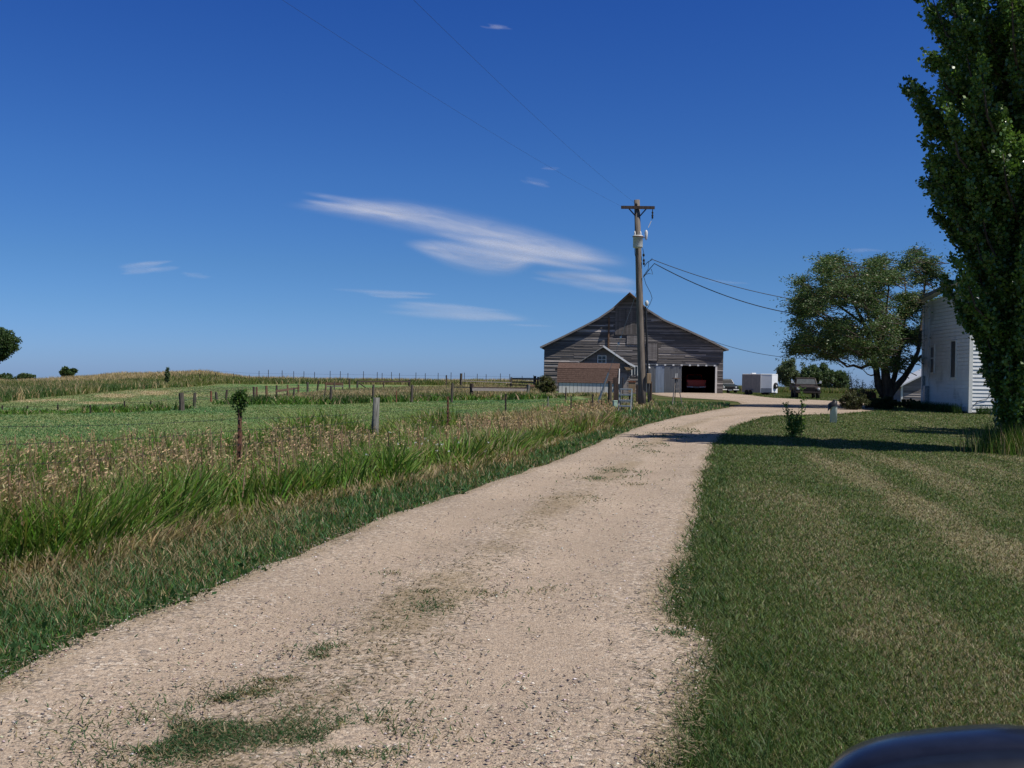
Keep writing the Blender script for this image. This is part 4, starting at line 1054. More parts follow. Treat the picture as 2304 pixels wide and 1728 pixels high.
# ================================================================== utility pole and lines
PB = G(1446, 917); PD = PB[1]
def pole_pt(py, dx=0.0):
    px = np.interp(py, [450, 917], [1433, 1446]) + dx; return at(px, py, PD)
def utility_pole():
    t = thing('utility_pole', 'leaning wooden utility pole with crossarm and grey transformer in front of the barn', 'utility pole', tuple(PB))
    o = Vector(PB); s = F / PD
    top = Vector(pole_pt(450)) - o
    m = MB(); m.tube([(-.02, 0, -.4)] + [tuple(top * k) for k in (.15, .4, .7, 1)], [.19, .18, .165, .145, .128], 14); m.build('pole', M['pole'], t, True)
    q = Vector(pole_pt(470)) - o
    ca = MB(); a = Vector(pole_pt(468, -37)) - o; b = Vector(pole_pt(469, 38)) - o; a.y = b.y = q.y - .20
    ca.bar(a, b, .10, .13); ca.build('crossarm', M['darkpost'], t)
    lo = Vector(pole_pt(487)) - o
    for k in (.22, .76):
        br = MB(); e = a.lerp(b, k); br.bar((e.x, e.y - .02, e.z - .04), (lo.x + (.10 if k > .5 else -.10), lo.y - .12, lo.z), .03, .05); br.build('crossarm_brace', M['darkpost'], t)
    i = MB(); i.lathe([(.03, 0), (.06, .02), (.04, .06), (.065, .08), (.04, .12), (.02, .16)], 10); io = i.build('pole_top_insulator', M['rubber'], t, True); io.location = top + Vector((-.05, -.2, -.32))
    i = MB(); e = a.lerp(b, .94); i.lathe([(.02, -.45), (.045, -.42), (.035, -.36), (.05, -.30), (.02, -.24), (.05, -.18), (.02, -.12), (.015, 0)], 10); io = i.build('hanging_insulator', M['rubber'], t, True); io.location = (e.x, e.y, e.z - .05)
    # transformer
    c = Vector(pole_pt(550, -3)) - o; zt = (Vector(pole_pt(537)) - o).z; zb = (Vector(pole_pt(560)) - o).z
    tr = MB(); tr.lathe([(.05, zb - .02), (.21, zb), (.22, zb + .04), (.22, zt), (.245, zt + .01), (.245, zt + .05), (.20, zt + .09), (.02, zt + .10)], 20); to = tr.build('transformer', M['transformer'], t, True); to.location = (c.x, c.y - .40, 0)
    rm = MB(); rm.lathe([(.25, zt + .012), (.255, zt + .03), (.25, zt + .048)], 20); ro = rm.build('transformer_rim', M['redwood'], to)
    for dx in (-.14, .12):
        bu = MB(); bu.lathe([(.03, zt + .08), (.05, zt + .12), (.03, zt + .16), (.05, zt + .20), (.03, zt + .24), (.01, zt + .30)], 10); bo = bu.build('bushing', M['ceramic'], to, True); bo.location = (dx, .05, 0)
    fz = Vector(pole_pt(530, 18)) - o; fu = MB(); fu.lathe([(.02, -.22), (.05, -.16), (.07, .02), (.075, .14), (.04, .22), (.01, .24)], 12); fo = fu.build('fuse_cutout', M['ceramic'], t, True); fo.location = (fz.x, fz.y - .1, fz.z)
    fa = MB(); e0 = Vector(pole_pt(536, 4)) - o; fa.bar(e0, (fz.x, fz.y - .1, fz.z - .1), .03, .03); fa.build('cutout_bracket', M['steel'], fo).parent = t
    fb = MB(); fb.bar(Vector(pole_pt(512, 24)) - o, Vector(pole_pt(497, 31)) - o, .025, .03); fb.build('fuse_tube', M['ceramic'], t)
    # small gear, conduit and leads
    for py in (578, 590, 597):
        kn = MB(); kn.lathe([(.02, 0), (.05, .03), (.05, .10), (.02, .14)], 8); ko = kn.build('spool_insulator', M['rubber'], t, True); ko.location = Vector(pole_pt(py, 11)) - o + Vector((0, -.1, 0))
    cn = MB(); cn.tube([Vector(pole_pt(690, 10)) - o + Vector((.04, -.1, 0)), Vector(pole_pt(760, 11)) - o + Vector((.04, -.1, 0)), Vector(pole_pt(905, 12)) - o + Vector((.02, -.1, 0))], .045, 8); cn.build('conduit', M['wire'], t)
    wh = MB(); wp = Vector(pole_pt(684, 15)) - o; wh.lathe([(.03, -.10), (.07, -.06), (.09, .06), (.05, .14), (.01, .16)], 10); wo = wh.build('weatherhead', M['transformer'], t, True); wo.location = (wp.x, wp.y - .1, wp.z)
    def lead(pts, r=.012):
        m = MB(); m.tube([Vector(pole_pt(py, dx)) - o + Vector((0, -.16, 0)) for py, dx in pts], r, 5); m.build('lead_wire', M['wire'], t)
    lead([(560, -9), (572, -9), (590, -5), (606, -2)]); lead([(560, 9), (570, 11), (590, 10)]); lead([(622, 9), (640, 14), (660, 24), (672, 27), (684, 22), (700, 12)])
    lead([(497, 31), (486, 34), (478, 33)], .008); lead([(622, 9), (606, 20), (590, 22), (582, 30)]); lead([(620, 9), (616, 22), (618, 30), (606, 27)])
    mb = MB(); k = Vector(pole_pt(852, 14)) - o; mb.box(k.x - .09, k.x + .10, k.y - .28, k.y - .02, k.z - .22, k.z + .24); mb.build('meter_box', M['tanbox'], t, bevel=.015)
utility_pole()

def wire_obj(name, pts, r, label, cat, group=None, m='wire'):
    mb = MB(); mb.tube(pts, r, 5); o = mb.build(name, M[m]); return tag(o, label, cat, group)
def sag(a, b, s, n=28):
    a = np.array(a); b = np.array(b); out = []
    for i in range(n + 1):
        t = i / n; p = a + (b - a) * t; p[2] -= 4 * s * t * (1 - t); out.append(tuple(p))
    return out
pt_ = pole_pt(463); ca_ = pole_pt(467, -34)
wire_obj('power_line', sag((pt_[0], pt_[1] - .2, pt_[2]), (-15, -30, 9.8), 1.25, 40), .0027, 'thin overhead power line running from the pole top toward the upper sky', 'power line', 'overhead lines on the utility pole')
wire_obj('power_line', sag((ca_[0], ca_[1] - .2, ca_[2]), (-20.5, -30, 9.8), 1.2, 40), .0026, 'thin overhead power line leaving the free end of the crossarm', 'power line', 'overhead lines on the utility pole')
he = at(2076, 697, HC[1] + HD); he2 = at(2092, 690, HC[1] + HD - 1.2)
a1 = pole_pt(585, 30); a1[1] -= .2; b1 = pole_pt(594, 34); b1[1] -= .2
wire_obj('service_wire', [tuple(pole_pt(600, 12))] + [tuple(pole_pt(590, 20))] + sag(a1, he2, .75), .017, 'upper black service wire from the pole toward the elm and farmhouse', 'wire', 'service wires from the pole')
wire_obj('service_wire', [tuple(pole_pt(624, 10))] + [tuple(pole_pt(608, 22))] + sag(b1, he, 1.25), .021, 'lower sagging black service wire from the pole to the farmhouse', 'wire', 'service wires from the pole')
wire_obj('service_wire', sag(at(1600, 766, 98.5), at(2052, 790, 71.5), 1.1), .02, 'low service wire from the barn roof to the outbuilding behind the elm', 'wire', 'service wires from the pole')
# guy wire with its guard
g0 = pole_pt(640); g1 = at(1341, 893, 47.5); g1[2] = float(gz(g1[0], g1[1])) - .1; g0 = np.array(g0)
gm = g0 + (g1 - g0) * .70
gt = thing('guy_wire', 'slanting guy wire with pale tubular guard bracing the utility pole', 'guy wire', tuple(g1))
mm = MB(); mm.tube([tuple(g0 - g1), tuple(gm - g1)], .010, 5); mm.build('cable', M['steel'], gt)
mm = MB(); mm.tube([tuple(gm - g1), (0, 0, 0)], [.04, .065], 8); mm.build('guard', M['steel'], gt)
for k in (.42, .47):
    i = MB(); i.lathe([(.01, -.07), (.05, -.05), (.05, .05), (.01, .07)], 8); io = i.build('guy_insulator', M['ceramic'], gt, True); io.location = tuple((g0 - g1) * (1 - k))

# ================================================================== yard things
def post_mb(h, r, m_top=.9, n=9, lean=(0, 0), rough=.012):
    mb = MB(); mb.tube([(0, 0, -.3), (lean[0] * .4, lean[1] * .4, h * .4), (lean[0], lean[1], h)], [r * 1.05, r, r * m_top], n)
    mb.v = [(x + random.uniform(-rough, rough), y + random.uniform(-rough, rough), z + (random.uniform(-.02, .02) if z > h * .9 else 0)) for x, y, z in mb.v]
    return mb
def tpost_mb(h, w=.05):
    mb = MB(); mb.box(-w / 2, w / 2, -.005, .005, -.3, h); mb.box(-.006, .006, .005, w * .8, -.3, h)
    for z in np.arange(.1, h, .10): mb.box(-.012, .012, -.02, -.005, z, z + .03)
    return mb
def base_at(px, d):
    q = at(px, 900, d); return (q[0], q[1], float(gz(q[0], q[1])))
def ztop(px, py, d, b): return at(px, py, d)[2] - b[2]

# ---- wire fence along the ditch
nf = thing('wire_fence', 'barbed wire fence on mixed wood and rusty steel posts along the ditch grass', 'fence', (0, 0, 0))
for px, py, d, r, mname, kind, lean in [(540, 881, 13.0, .05, 'tpost', 't', 0), (842, 896, 20.5, .075, 'greypost', 'w', .05), (1008, 892, 25.0, .05, 'tpost', 't', 0),
                                        (1138, 886, 33.0, .055, 'tpostdark', 't', 0), (1285, 890, 41.0, .05, 'tpostdark', 't', 0), (1333, 887, 44.0, .06, 'tpostdark', 't', 0), (-330, 0, 6.5, .05, 'tpost', 't', 0)]:
    b = base_at(px, d); h = 1.25 if py == 0 else ztop(px, py, d, b)
    m = tpost_mb(h, r) if kind == 't' else post_mb(h, r, .85, 12, (lean, 0))
    m.build('post', M[mname], nf, kind == 'w').location = b
for k, dz in enumerate((0, .15, .33)):
    pts = []
    for y in [-6, 2, 6.5, 8, 13, 20.5, 25, 33, 41, 44, 47.3]:
        pts.append((float(FX(y)) + .03, y, float(gz(FX(y), y)) + float(np.interp(y, [2, 8, 13, 20.5, 33, 48], [1.2, 1.14, 1.02, .86, .88, .9])) - dz))
    fin = []
    for a, b in zip(pts[:-1], pts[1:]): fin += sag(a, b, .03, 5)[:-1]
    mb = MB(); mb.tube(fin + [pts[-1]], .0022, 4)
    for y in np.arange(3, 30, .22):
        x = np.interp(y, [p[1] for p in fin], [p[0] for p in fin]); z = np.interp(y, [p[1] for p in fin], [p[2] for p in fin])
        mb.bar((x, y - .02, z - .014), (x, y + .02, z + .014), .004, .004)
    mb.build('barbed_wire', M['wire'], nf)
# vine on the first post
b = base_at(540, 13.0)
vt = thing('vine', 'leafy green vine tuft crowning the rusty steel post', 'plant', b)
n = 420; u = RNG.normal(size=(n, 3)); u /= np.linalg.norm(u, axis=1)[:, None]; u *= RNG.random((n, 1)) ** .4; P = u * np.array((.085, .085, .15)) * (1 - .40 * u[:, 2:]) + RNG.normal(size=(n, 3)) * .014 + np.array((0, 0, 1.27))
P2 = np.stack([RNG.normal(size=25) * .02, RNG.normal(size=25) * .02, 1.04 + .12 * RNG.random(25)], -1)
P = np.vstack([P, P2]); veg('foliage', [leaves(P, .045, jitcol(mix(DARKG, LUSH * .8, RNG.random(len(P))), .3), .6)], M['grass'], vt)
sm = MB(); sm.tube([(.02, -.02, .5), (.03, .01, .8), (-.01, -.02, 1.1), (.01, 0, 1.3)], .008, 5); sm.build('stem', M['brownwood'], vt)

# ---- second row: pasture fence posts
pf = thing('pasture_fence', 'row of uneven old fence posts across the green pasture', 'fence', (0, 0, 0))
rows2 = [(410, 884, 923, 9, 'midpost'), (437, 884, 914, 5.5, 'midpost'), (475, 880, 904, 3.5, 'redwood'), (488, 882, 904, 4.5, 'midpost'), (508, 877, 907, 4, 'darkpost'), (572, 870, 905, 4, 'darkpost'),
         (577, 871, 903, 4, 'brownwood'), (600, 868, 902, 4.5, 'brownwood'), (622, 867, 899, 3.6, 'darkpost'), (648, 865, 898, 3.2, 'brownwood'), (660, 873, 900, 3.2, 'midpost'), (671, 865, 890, 3.2, 'brownwood'),
         (692, 860, 890, 4, 'midpost'), (744, 869, 909, 5, 'midpost'), (729, 872, 906, 2, 'tpostdark'), (838, 865, 905, 4.2, 'midpost'), (892, 880, 905, 2.2, 'redwood'), (926, 866, 904, 5, 'midpost'), (1016, 862, 905, 4.5, 'midpost')]
for px, a, bb, w, mn in rows2:
    g = G(px, bb + 1); h = at(px, a, g[1])[2] - g[2]; r = w / 2 / F * g[1]
    post_mb(h, r * 1.3, .92, 8, (random.uniform(-.07, .07), 0), r * .15).build('post', M[mn], pf).location = tuple(g)
for k in (.4, .75):
    mb = MB(); pts = [tuple(np.array(G(px, bb)) + np.array((0, 0, k))) for px, a, bb, w, mn in rows2 if mn in ('midpost',)]
    pts.sort(); mb.tube(pts, .006, 4); mb.build('wire', M['wire'], pf)

lf = thing('low_wire_fence', 'short thin stakes of a low wire fence at the left pasture edge', 'fence', (0, 0, 0))
pts = []
for px, a, bb in [(5, 912, 927), (62, 914, 926), (130, 910, 927), (203, 911, 931), (280, 903, 926), (339, 902, 922)]:
    g = G(px, bb); h = at(px, a, g[1])[2] - g[2]; tpost_mb(h, .06).build('post', M['tpostdark'], lf).location = tuple(g); pts.append((g[0], g[1], g[2] + h * .85))
pts.append(tuple(np.array(G(410, 921)) + np.array((0, 0, .5))))
mb = MB(); mb.tube(pts, .006, 4); mb.build('wire', M['wire'], lf)

# ---- corral of boards
cf = thing('corral_fence', 'broken down corral of grey planks and leaning dark posts left of the barn', 'fence', (0, 0, 0))
def cpost(px, a, bb, w, mn, lean=0):
    g = G(px, bb); h = at(px, a, g[1])[2] - g[2]; r = w / 2 / F * g[1]
    post_mb(h, r, .95, 8, (lean, 0), r * .12).build('post', M[mn], cf).location = tuple(g); return g
for q in [(1061, 863, 898, 8.5, 'darkpost'), (1186, 866, 896, 7, 'greypost', .1), (712, 856, 889, 4, 'darkpost', .16), (733, 859, 880, 3.2, 'brownwood'), (752, 858, 880, 3, 'midpost'), (771, 859, 878, 3, 'midpost'), (786, 852, 879, 3.8, 'darkpost'),
          (804, 857, 882, 5, 'midpost'), (863, 858, 876, 3.2, 'darkpost'), (921, 855, 876, 5, 'darkpost'), (1004, 844, 874, 3.4, 'darkpost'), (1037, 840, 876, 5.5, 'midpost'), (1150, 849, 876, 5, 'midpost'), (1203, 846, 880, 6, 'midpost'), (1210, 848, 880, 4, 'darkpost')]: cpost(*q)
def rail(x0, y0, x1, y1, d0, d1, w, mn):
    a = at(x0, y0, d0); b = at(x1, y1, d1); m = MB(); m.bar(tuple(a), tuple(b), .05, w); m.build('rail', M[mn], cf)
dd = G(1061, 898)[1]
rail(1062, 876, 1187, 878, dd - .2, dd + 5, .20, 'oldrail'); rail(1064, 872, 1185, 873.5, dd + .5, dd + 6, .10, 'darkpost'); rail(1022, 871, 1062, 871.5, dd + 6, dd + .4, .06, 'greypost')
rail(1153, 852, 1222, 853, 96, 92, .16, 'darkpost'); rail(1153, 859.5, 1204, 860.5, 96, 93, .12, 'midpost'); rail(1140, 866, 1204, 867, 92, 90, .10, 'darkpost'); rail(1188, 867, 1203, 868, dd + 6, 90, .16, 'brownwood')
d7 = G(804, 882)[1]; rail(804, 858.5, 923, 858.5, d7, d7 + 6, .13, 'darkpost'); rail(808, 862, 823, 873, d7, d7, .10, 'darkpost')
rail(731, 863.5, 772, 864, 100, 100, .28, 'brownwood'); rail(731, 870, 772, 869, 100, 100, .10, 'oldrail')
rail(622, 880, 673, 873, 53, 78, .12, 'brownwood'); rail(1038, 857, 1150, 861, 96, 98, .08, 'oldrail')

# ---- wire fence on the skyline
sf = thing('skyline_fence', 'faint row of thin posts along the field skyline left of the barn', 'fence', (0, 0, 0))
for px in [449, 484, 525, 560, 582, 603, 634, 660, 683, 707, 742, 765, 782, 817, 848, 859, 880, 898, 935, 956, 985, 1014, 1044, 1073, 1093, 1125, 1146, 1174, 1200]:
    d = float(bankR(px)) + 4; b = base_at(px, d); h = 1.25 + random.uniform(0, .35) if px > 575 else .95
    tpost_mb(h, .075).build('post', M['tpostdark'], sf).location = b
mb = MB(); mb.tube([tuple(np.array(base_at(px, float(bankR(px)) + 4)) + np.array((0, 0, 1.1))) for px in range(449, 1210, 25)], .008, 4); mb.build('wire', M['wire'], sf)

# ---- corner posts, stand, steps and boxes by the pole
def wpost(name, px, py, d, w, mn, label, lean=0, square=False):
    b = base_at(px, d); h = ztop(px, py, d, b); r = w / 2 / F * d
    if square:
        m = MB(); m.bar((0, 0, -.3), (lean, 0, h), 2 * r, 2 * r)
    else: m = post_mb(h, r, .95, 10, (lean, 0), r * .08)
    o = m.build(name, M[mn]); o.location = b; return tag(o, label, 'post', 'posts around the gate by the utility pole')
wpost('gate_post', 1372, 858, 47.0, 8.5, 'midpost', 'round grey wooden post beside the dark railway sleeper post')
wpost('gate_post', 1387, 850, 48.0, 10.5, 'darkpost', 'thick dark brown sleeper post behind the pale green pedestal', -.05, True)
wpost('steel_rod', 1401, 850, 48.0, 2.4, 'tpostdark', 'thin dark steel rod standing behind the metal steps')
wpost('gate_post', 1435, 866, 51.0, 7.5, 'darkpost', 'dark square post just left of the utility pole foot', 0, True)
wpost('gate_post', 1464, 859, 52.5, 6.0, 'darkpost', 'dark wooden stub post just right of the utility pole foot')
wpost('marker_stake', 1458, 864, 51.8, 3.2, 'greypost', 'thin pale stake between the utility pole and the stub post', .02, True)
wpost('marker_stake', 1233, 893, 52.0, 3.2, 'greypost', 'thin grey stake leaning in straw grass before the corral')
wpost('steel_rod', 1273, 872, 60.0, 3.0, 'tpostdark', 'dark stake standing before the pale shed wall')

b = base_at(1384, 44.0); t = thing('utility_pedestal', 'short pale green utility pedestal in the grass', 'pedestal', (b[0], b[1], b[2]), R(15))
h = ztop(1384, 901, 44.0, b)
m = MB(); m.box(-.085, .085, -.085, .085, -.1, h - .06); m.build('body', M['pedestal'], t, bevel=.012)
m = MB(); m.box(-.095, .095, -.095, .095, h - .06, h); m.build('cap', M['pedestal'], t, bevel=.015)

b = base_at(1408, 43.0); t = thing('metal_steps', 'galvanised metal steps with four broad treads beside the pole', 'steps', b, R(-14))
h = ztop(1406, 874, 43.0, b); w = .50
for k in range(4):
    z = h * (1 - k * .245); yy = -.28 * (1 - z / h) * 1.0
    m = MB(); m.box(-w / 2, w / 2, yy - .10, yy + .10, z - .065, z); m.build('tread', M['steel'], t, bevel=.006)
for s in (-1, 1):
    m = MB(); m.bar((s * w / 2, .0, h - .02), (s * w / 2, -.30, 0), .04, .07); m.build('stile', M['steel'], t)
    m = MB(); m.bar((s * w / 2, .05, h - .02), (s * w / 2, .42, 0), .035, .05); m.build('rear_leg', M['steel'], t)
m = MB(); m.bar((-w / 2, .28, h * .4), (w / 2, .28, h * .4), .03, .04); m.build('brace', M['steel'], t)

b = base_at(1421, 51.5); t = thing('wooden_crate', 'tan plywood crate on a plank behind the metal steps', 'crate', b, R(-8))
m = MB(); m.box(-.16, .18, -.15, .15, .62, 1.12); m.build('box', M['tanbox'], t)
m = MB(); m.box(-.18, .20, -.17, .17, 1.12, 1.20); m.build('lid', M['redwood'], t)
m = MB(); m.box(-.16, .50, -.2, .2, .55, .62); m.build('shelf', M['oldrail'], t)
for x in (-.1, .44):
    m = MB(); m.box(x - .04, x + .04, -.1, .1, -.1, .55); m.build('leg', M['midpost'], t)

b = base_at(1522, 50.5); t = thing('tripod_stand', 'spindly wooden tripod stand with a small tray in front of the sliding door', 'stand', b, R(5))
s = F / 50.5; h = ztop(1516, 852, 50.5, b)
for p in ((-.24, -.1), (.30, -.08), (.02, .45)):
    m = MB(); m.bar((-.04 + p[0] * .12, p[1] * .1, h), (p[0], p[1], -.05), .035, .045); m.build('leg', M['oldrail'], t)
m = MB(); m.box(-.20, .13, -.12, .12, h, h + .035); m.build('tray', M['brownwood'], t)
for dx in (-.075, .0):
    m = MB(); m.bar((dx, 0, h + .03), (dx + .03 if dx else dx + .02, 0, h + .26), .022, .022); m.build('prong', M['trimwhite'], t)
m = MB(); m.bar((-.11, -.04, h * .62), (.10, -.03, h * .62), .03, .03); m.build('crossbar', M['oldrail'], t)

b = base_at(1876, 37.0)
t = thing('white_standpipe', 'short fat white pipe wearing a drooping black cover beside the driveway', 'pipe', b)
h = ztop(1876, 908, 37.0, b)
m = MB(); m.lathe([(.125, -.1), (.125, h - .03), (.13, h - .02), (.13, h)], 20); m.build('pipe', M['pvc'], t, True)
m = MB(); N_ = 20; vs = []
for i, (r, z) in enumerate([(.0, .10), (.10, .085), (.155, .03), (.165, -.06), (.17, -.10)]):
    for k in range(N_):
        a = 2 * math.pi * k / N_; dr = 0.9 + .25 * max(0, -math.cos(a)); drop = (-.20 * max(0, -math.cos(a + .3)) ** 1.5) * (z < 0); vs.append((r * dr * math.cos(a) - .02, r * math.sin(a), h + z + drop + .05 * math.cos(a) * (r < .16)))
m.add(vs, [(i * N_ + k, i * N_ + (k + 1) % N_, (i + 1) * N_ + (k + 1) % N_, (i + 1) * N_ + k) for i in range(4) for k in range(N_)])
m.build('cover', M['blackbag'], t, True)

# ================================================================== vehicles
def wheel(parent, x, y, r, w, mrim='steel'):
    m = MB(); m.lathe([(r * .55, -w / 2), (r * .92, -w / 2), (r, -w * .3), (r, w * .3), (r * .92, w / 2), (r * .55, w / 2)], 20)
    o = m.build('wheel', M['rubber'], parent, True); o.rotation_euler = (0, R(90), 0); o.location = (x, y, r)
    k = MB(); k.lathe([(.02, -w * .46), (r * .5, -w * .46), (r * .56, -w * .36), (r * .56, w * .36), (r * .5, w * .46), (.02, w * .46)], 16); k.build('rim', M[mrim], o, True)
def hexa(m, bot, top):     # bot/top: (x0,x1,y0,y1,z)
    a, b = bot, top
    m.add([(a[0], a[2], a[4]), (a[1], a[2], a[4]), (a[1], a[3], a[4]), (a[0], a[3], a[4]), (b[0], b[2], b[4]), (b[1], b[2], b[4]), (b[1], b[3], b[4]), (b[0], b[3], b[4])],
          [(3, 2, 1, 0), (4, 5, 6, 7), (0, 1, 5, 4), (1, 2, 6, 5), (2, 3, 7, 6), (3, 0, 4, 7)])
def pane(parent, name, m, pts, off):
    q = MB(); o = Vector(off); vs = [Vector(p) + o for p in pts] + [Vector(p) + o * .2 for p in pts]; n = len(pts)
    q.add(vs, [tuple(range(n)), tuple(range(2 * n - 1, n - 1, -1))] + [(i, (i + 1) % n, n + (i + 1) % n, n + i) for i in range(n)]); return q.build(name, m, parent)

def wagon():
    p = at(1642, 886, 99.6)
    t = thing('parked_wagon', 'dark green old wagon facing forward beside the right barn corner', 'car', (p[0], p[1], float(gz(p[0], p[1])) - .03), R(3))
    W = .86
    m = MB(); m.prism([(0, .38), (-.02, .62), (.03, .80), (.25, .86), (1.25, .93), (4.2, .93), (4.4, .8), (4.4, .38)], 'x', -W, W); m.build('body', M['darkcar'], t, bevel=.05)
    c = MB(); hexa(c, (-W + .04, W - .04, 1.15, 4.2, .92), (-W + .22, W - .22, 1.72, 4.0, 1.46)); c.build('cabin', M['darkcar'], t, bevel=.04)
    A = [(-.72, 1.22, .98), (.72, 1.22, .98), (.60, 1.63, 1.37), (-.60, 1.63, 1.37)]
    pane(t, 'windscreen', M['blackplastic'], A, (0, -.02, .012))
    f = MB()
    for a, b in zip(A, A[1:] + A[:1]): f.bar(Vector(a) + Vector((0, -.03, .01)), Vector(b) + Vector((0, -.03, .01)), .035, .035)
    f.build('windscreen_frame', M['chrome'], t)
    g = MB(); g.box(-.42, .42, -.05, -.02, .52, .74); g.build('grille', M['blackplastic'], t)
    for s in (-1, 1):
        l = MB(); l.lathe([(.02, .0), (.09, .01), (.10, -.05)], 14); lo = l.build('headlight', M['lamp'], t, True); lo.rotation_euler = (R(90), 0, 0); lo.location = (s * .60, -.02, .64)
    b = MB(); b.box(-W - .02, -.30, -.14, -.03, .36, .47); b.box(.30, W + .02, -.14, -.03, .36, .47); b.build('bumper', M['chrome'], t, bevel=.03)
    b = MB(); b.box(-.20, .20, -.13, -.10, .33, .45); b.build('number_plate', M['trailergrey'], t)
    for s in (-1, 1):
        for y in (.75, 3.5): wheel(t, s * (W - .10), y, .32, .2)
wagon()

def pickup_in_barn():
    o = Vector(BB); rot = Matrix.Rotation(R(-5), 3, 'Z'); p = o + rot @ Vector((6.32, 3.2, .03))
    t = thing('red_pickup', 'red pickup parked inside the dark barn seen from behind', 'pickup truck', tuple(p), R(-5))
    W = .95
    m = MB(); m.box(-W, W, .0, .07, .68, 1.28); m.build('tailgate', M['redcar'], t, bevel=.03)
    m = MB(); m.box(-W, -W + .1, .07, 2.2, .5, 1.28); m.box(W - .1, W, .07, 2.2, .5, 1.28); m.box(-W + .1, W - .1, .07, 2.2, .6, .72); m.build('bed', M['redcar'], t, bevel=.02)
    c = MB(); hexa(c, (-W + .02, W - .02, 2.2, 4.0, .5), (-W + .02, W - .02, 2.2, 4.0, 1.28)); hexa(c, (-W + .05, W - .05, 2.2, 3.9, 1.281), (-W + .22, W - .22, 2.4, 3.4, 1.82)); c.build('cab', M['redcar'], t, bevel=.04)
    pane(t, 'rear_window', M['glass'], [(-.68, 2.24, 1.36), (.68, 2.24, 1.36), (.62, 2.36, 1.74), (-.62, 2.36, 1.74)], (0, -.03, .0))
    h = MB(); h.box(-W, W, 4.0, 5.2, .5, 1.12); h.build('hood', M['redcar'], t, bevel=.06)
    b = MB()
    for s in (-1, 1): b.prism([(s * .30, .50), (s * .90, .56), (s * .93, .64), (s * .30, .64)], 'y', -.16, -.03)
    b.build('bumper', M['white'], t)
    b = MB(); b.box(-.22, .22, -.14, -.10, .49, .63); b.build('number_plate', M['trailergrey'], t)
    for s in (-1, 1):
        l = MB(); l.box(s * .88 - .06, s * .88 + .06, -.02, .0, .75, 1.05); l.build('tail_light', M['redwood'], t)
        for y in (.9, 4.4): wheel(t, s * (W - .14), y, .36, .24)
pickup_in_barn()

def trailer():
    p = at(1711, 894, 91.0); z = float(gz(p[0], p[1])) - .12
    t = thing('cargo_trailer', 'white enclosed cargo trailer with pointed nose and spare wheel on the gravel yard', 'trailer', (p[0], p[1], z), R(14))
    Lb, W, z0, z1 = 3.6, 1.66, .36, 2.04
    m = MB(); m.prism([(0, 0), (.80, -.55), (W, 0), (W, Lb), (0, Lb)], 'z', z0, z1 - .09); m.build('box', M['trailer'], t)
    k = MB(); k.prism([(-.012, -.005), (.80, -.57), (W + .012, -.005), (W + .012, Lb + .01), (-.012, Lb + .01)], 'z', z1 - .09, z1 + .0); k.build('roof', M['white'], t, bevel=.07, seg=3)
    k = MB()
    for y in np.arange(.5, Lb, .55): k.box(-.014, .002, y - .006, y + .006, z0, z1 - .09)
    k.build('side_seam', M['trailergrey'], t)
    sp_ = MB(); sp_.box(-.009, .001, .02, Lb, z0, z1 - .09); sp_.build('shaded_side_panel', M['trailergrey'], t)  # left side only, darkened to grey: its shade is put into the colour
    g = MB(); g.prism([(-.008, -.01), (.80, -.562), (.80, -.552), (0, 0)], 'z', z0, z0 + .42); g.build('stone_guard', M['trailergrey'], t)
    e = MB(); e.prism([(-.02, .03), (.0, -.02), (.03, -.03)], 'z', z0, z1 - .09); e.build('corner_trim', M['white'], t)
    dr = Vector((.82, .55, 0)).normalized(); nm = Vector((.55, -.82, 0)).normalized()
    sp = MB(); sp.lathe([(.16, -.08), (.25, -.09), (.28, -.04), (.28, .04), (.25, .09), (.16, .09)], 22); so = sp.build('spare_wheel', M['rubber'], t, True)
    so.rotation_euler = nm.to_track_quat('Z', 'Y').to_euler(); so.location = Vector((1.24, -.26, 1.0)) + nm * .10
    rm = MB(); rm.lathe([(.02, .10), (.05, .10), (.15, .06), (.17, .07), (.17, -.05)], 18); rm.build('rim', M['white'], so, True)
    tg = MB(); tg.bar((.1, .1, .36), (.8, -1.15, .36), .06, .08); tg.bar((W - .1, .1, .36), (.8, -1.15, .36), .06, .08); tg.build('drawbar', M['blackplastic'], t)
    jk = MB(); jk.cyl((.8, -1.0, .02), (.8, -1.0, .55), .03); jk.build('jack', M['steel'], t)
    for y in (1.9, 2.6):
        for x in (-.02, W + .02): wheel(t, x, y, .29, .18, 'trailergrey')
    fd = MB(); fd.box(-.16, .0, 1.52, 2.98, .58, .64); fd.build('mudguard', M['trailergrey'], t)
    v = MB(); v.box(.5, .9, 2.6, 3.0, z1, z1 + .09); v.build('roof_vent', M['white'], t, bevel=.03)
trailer()

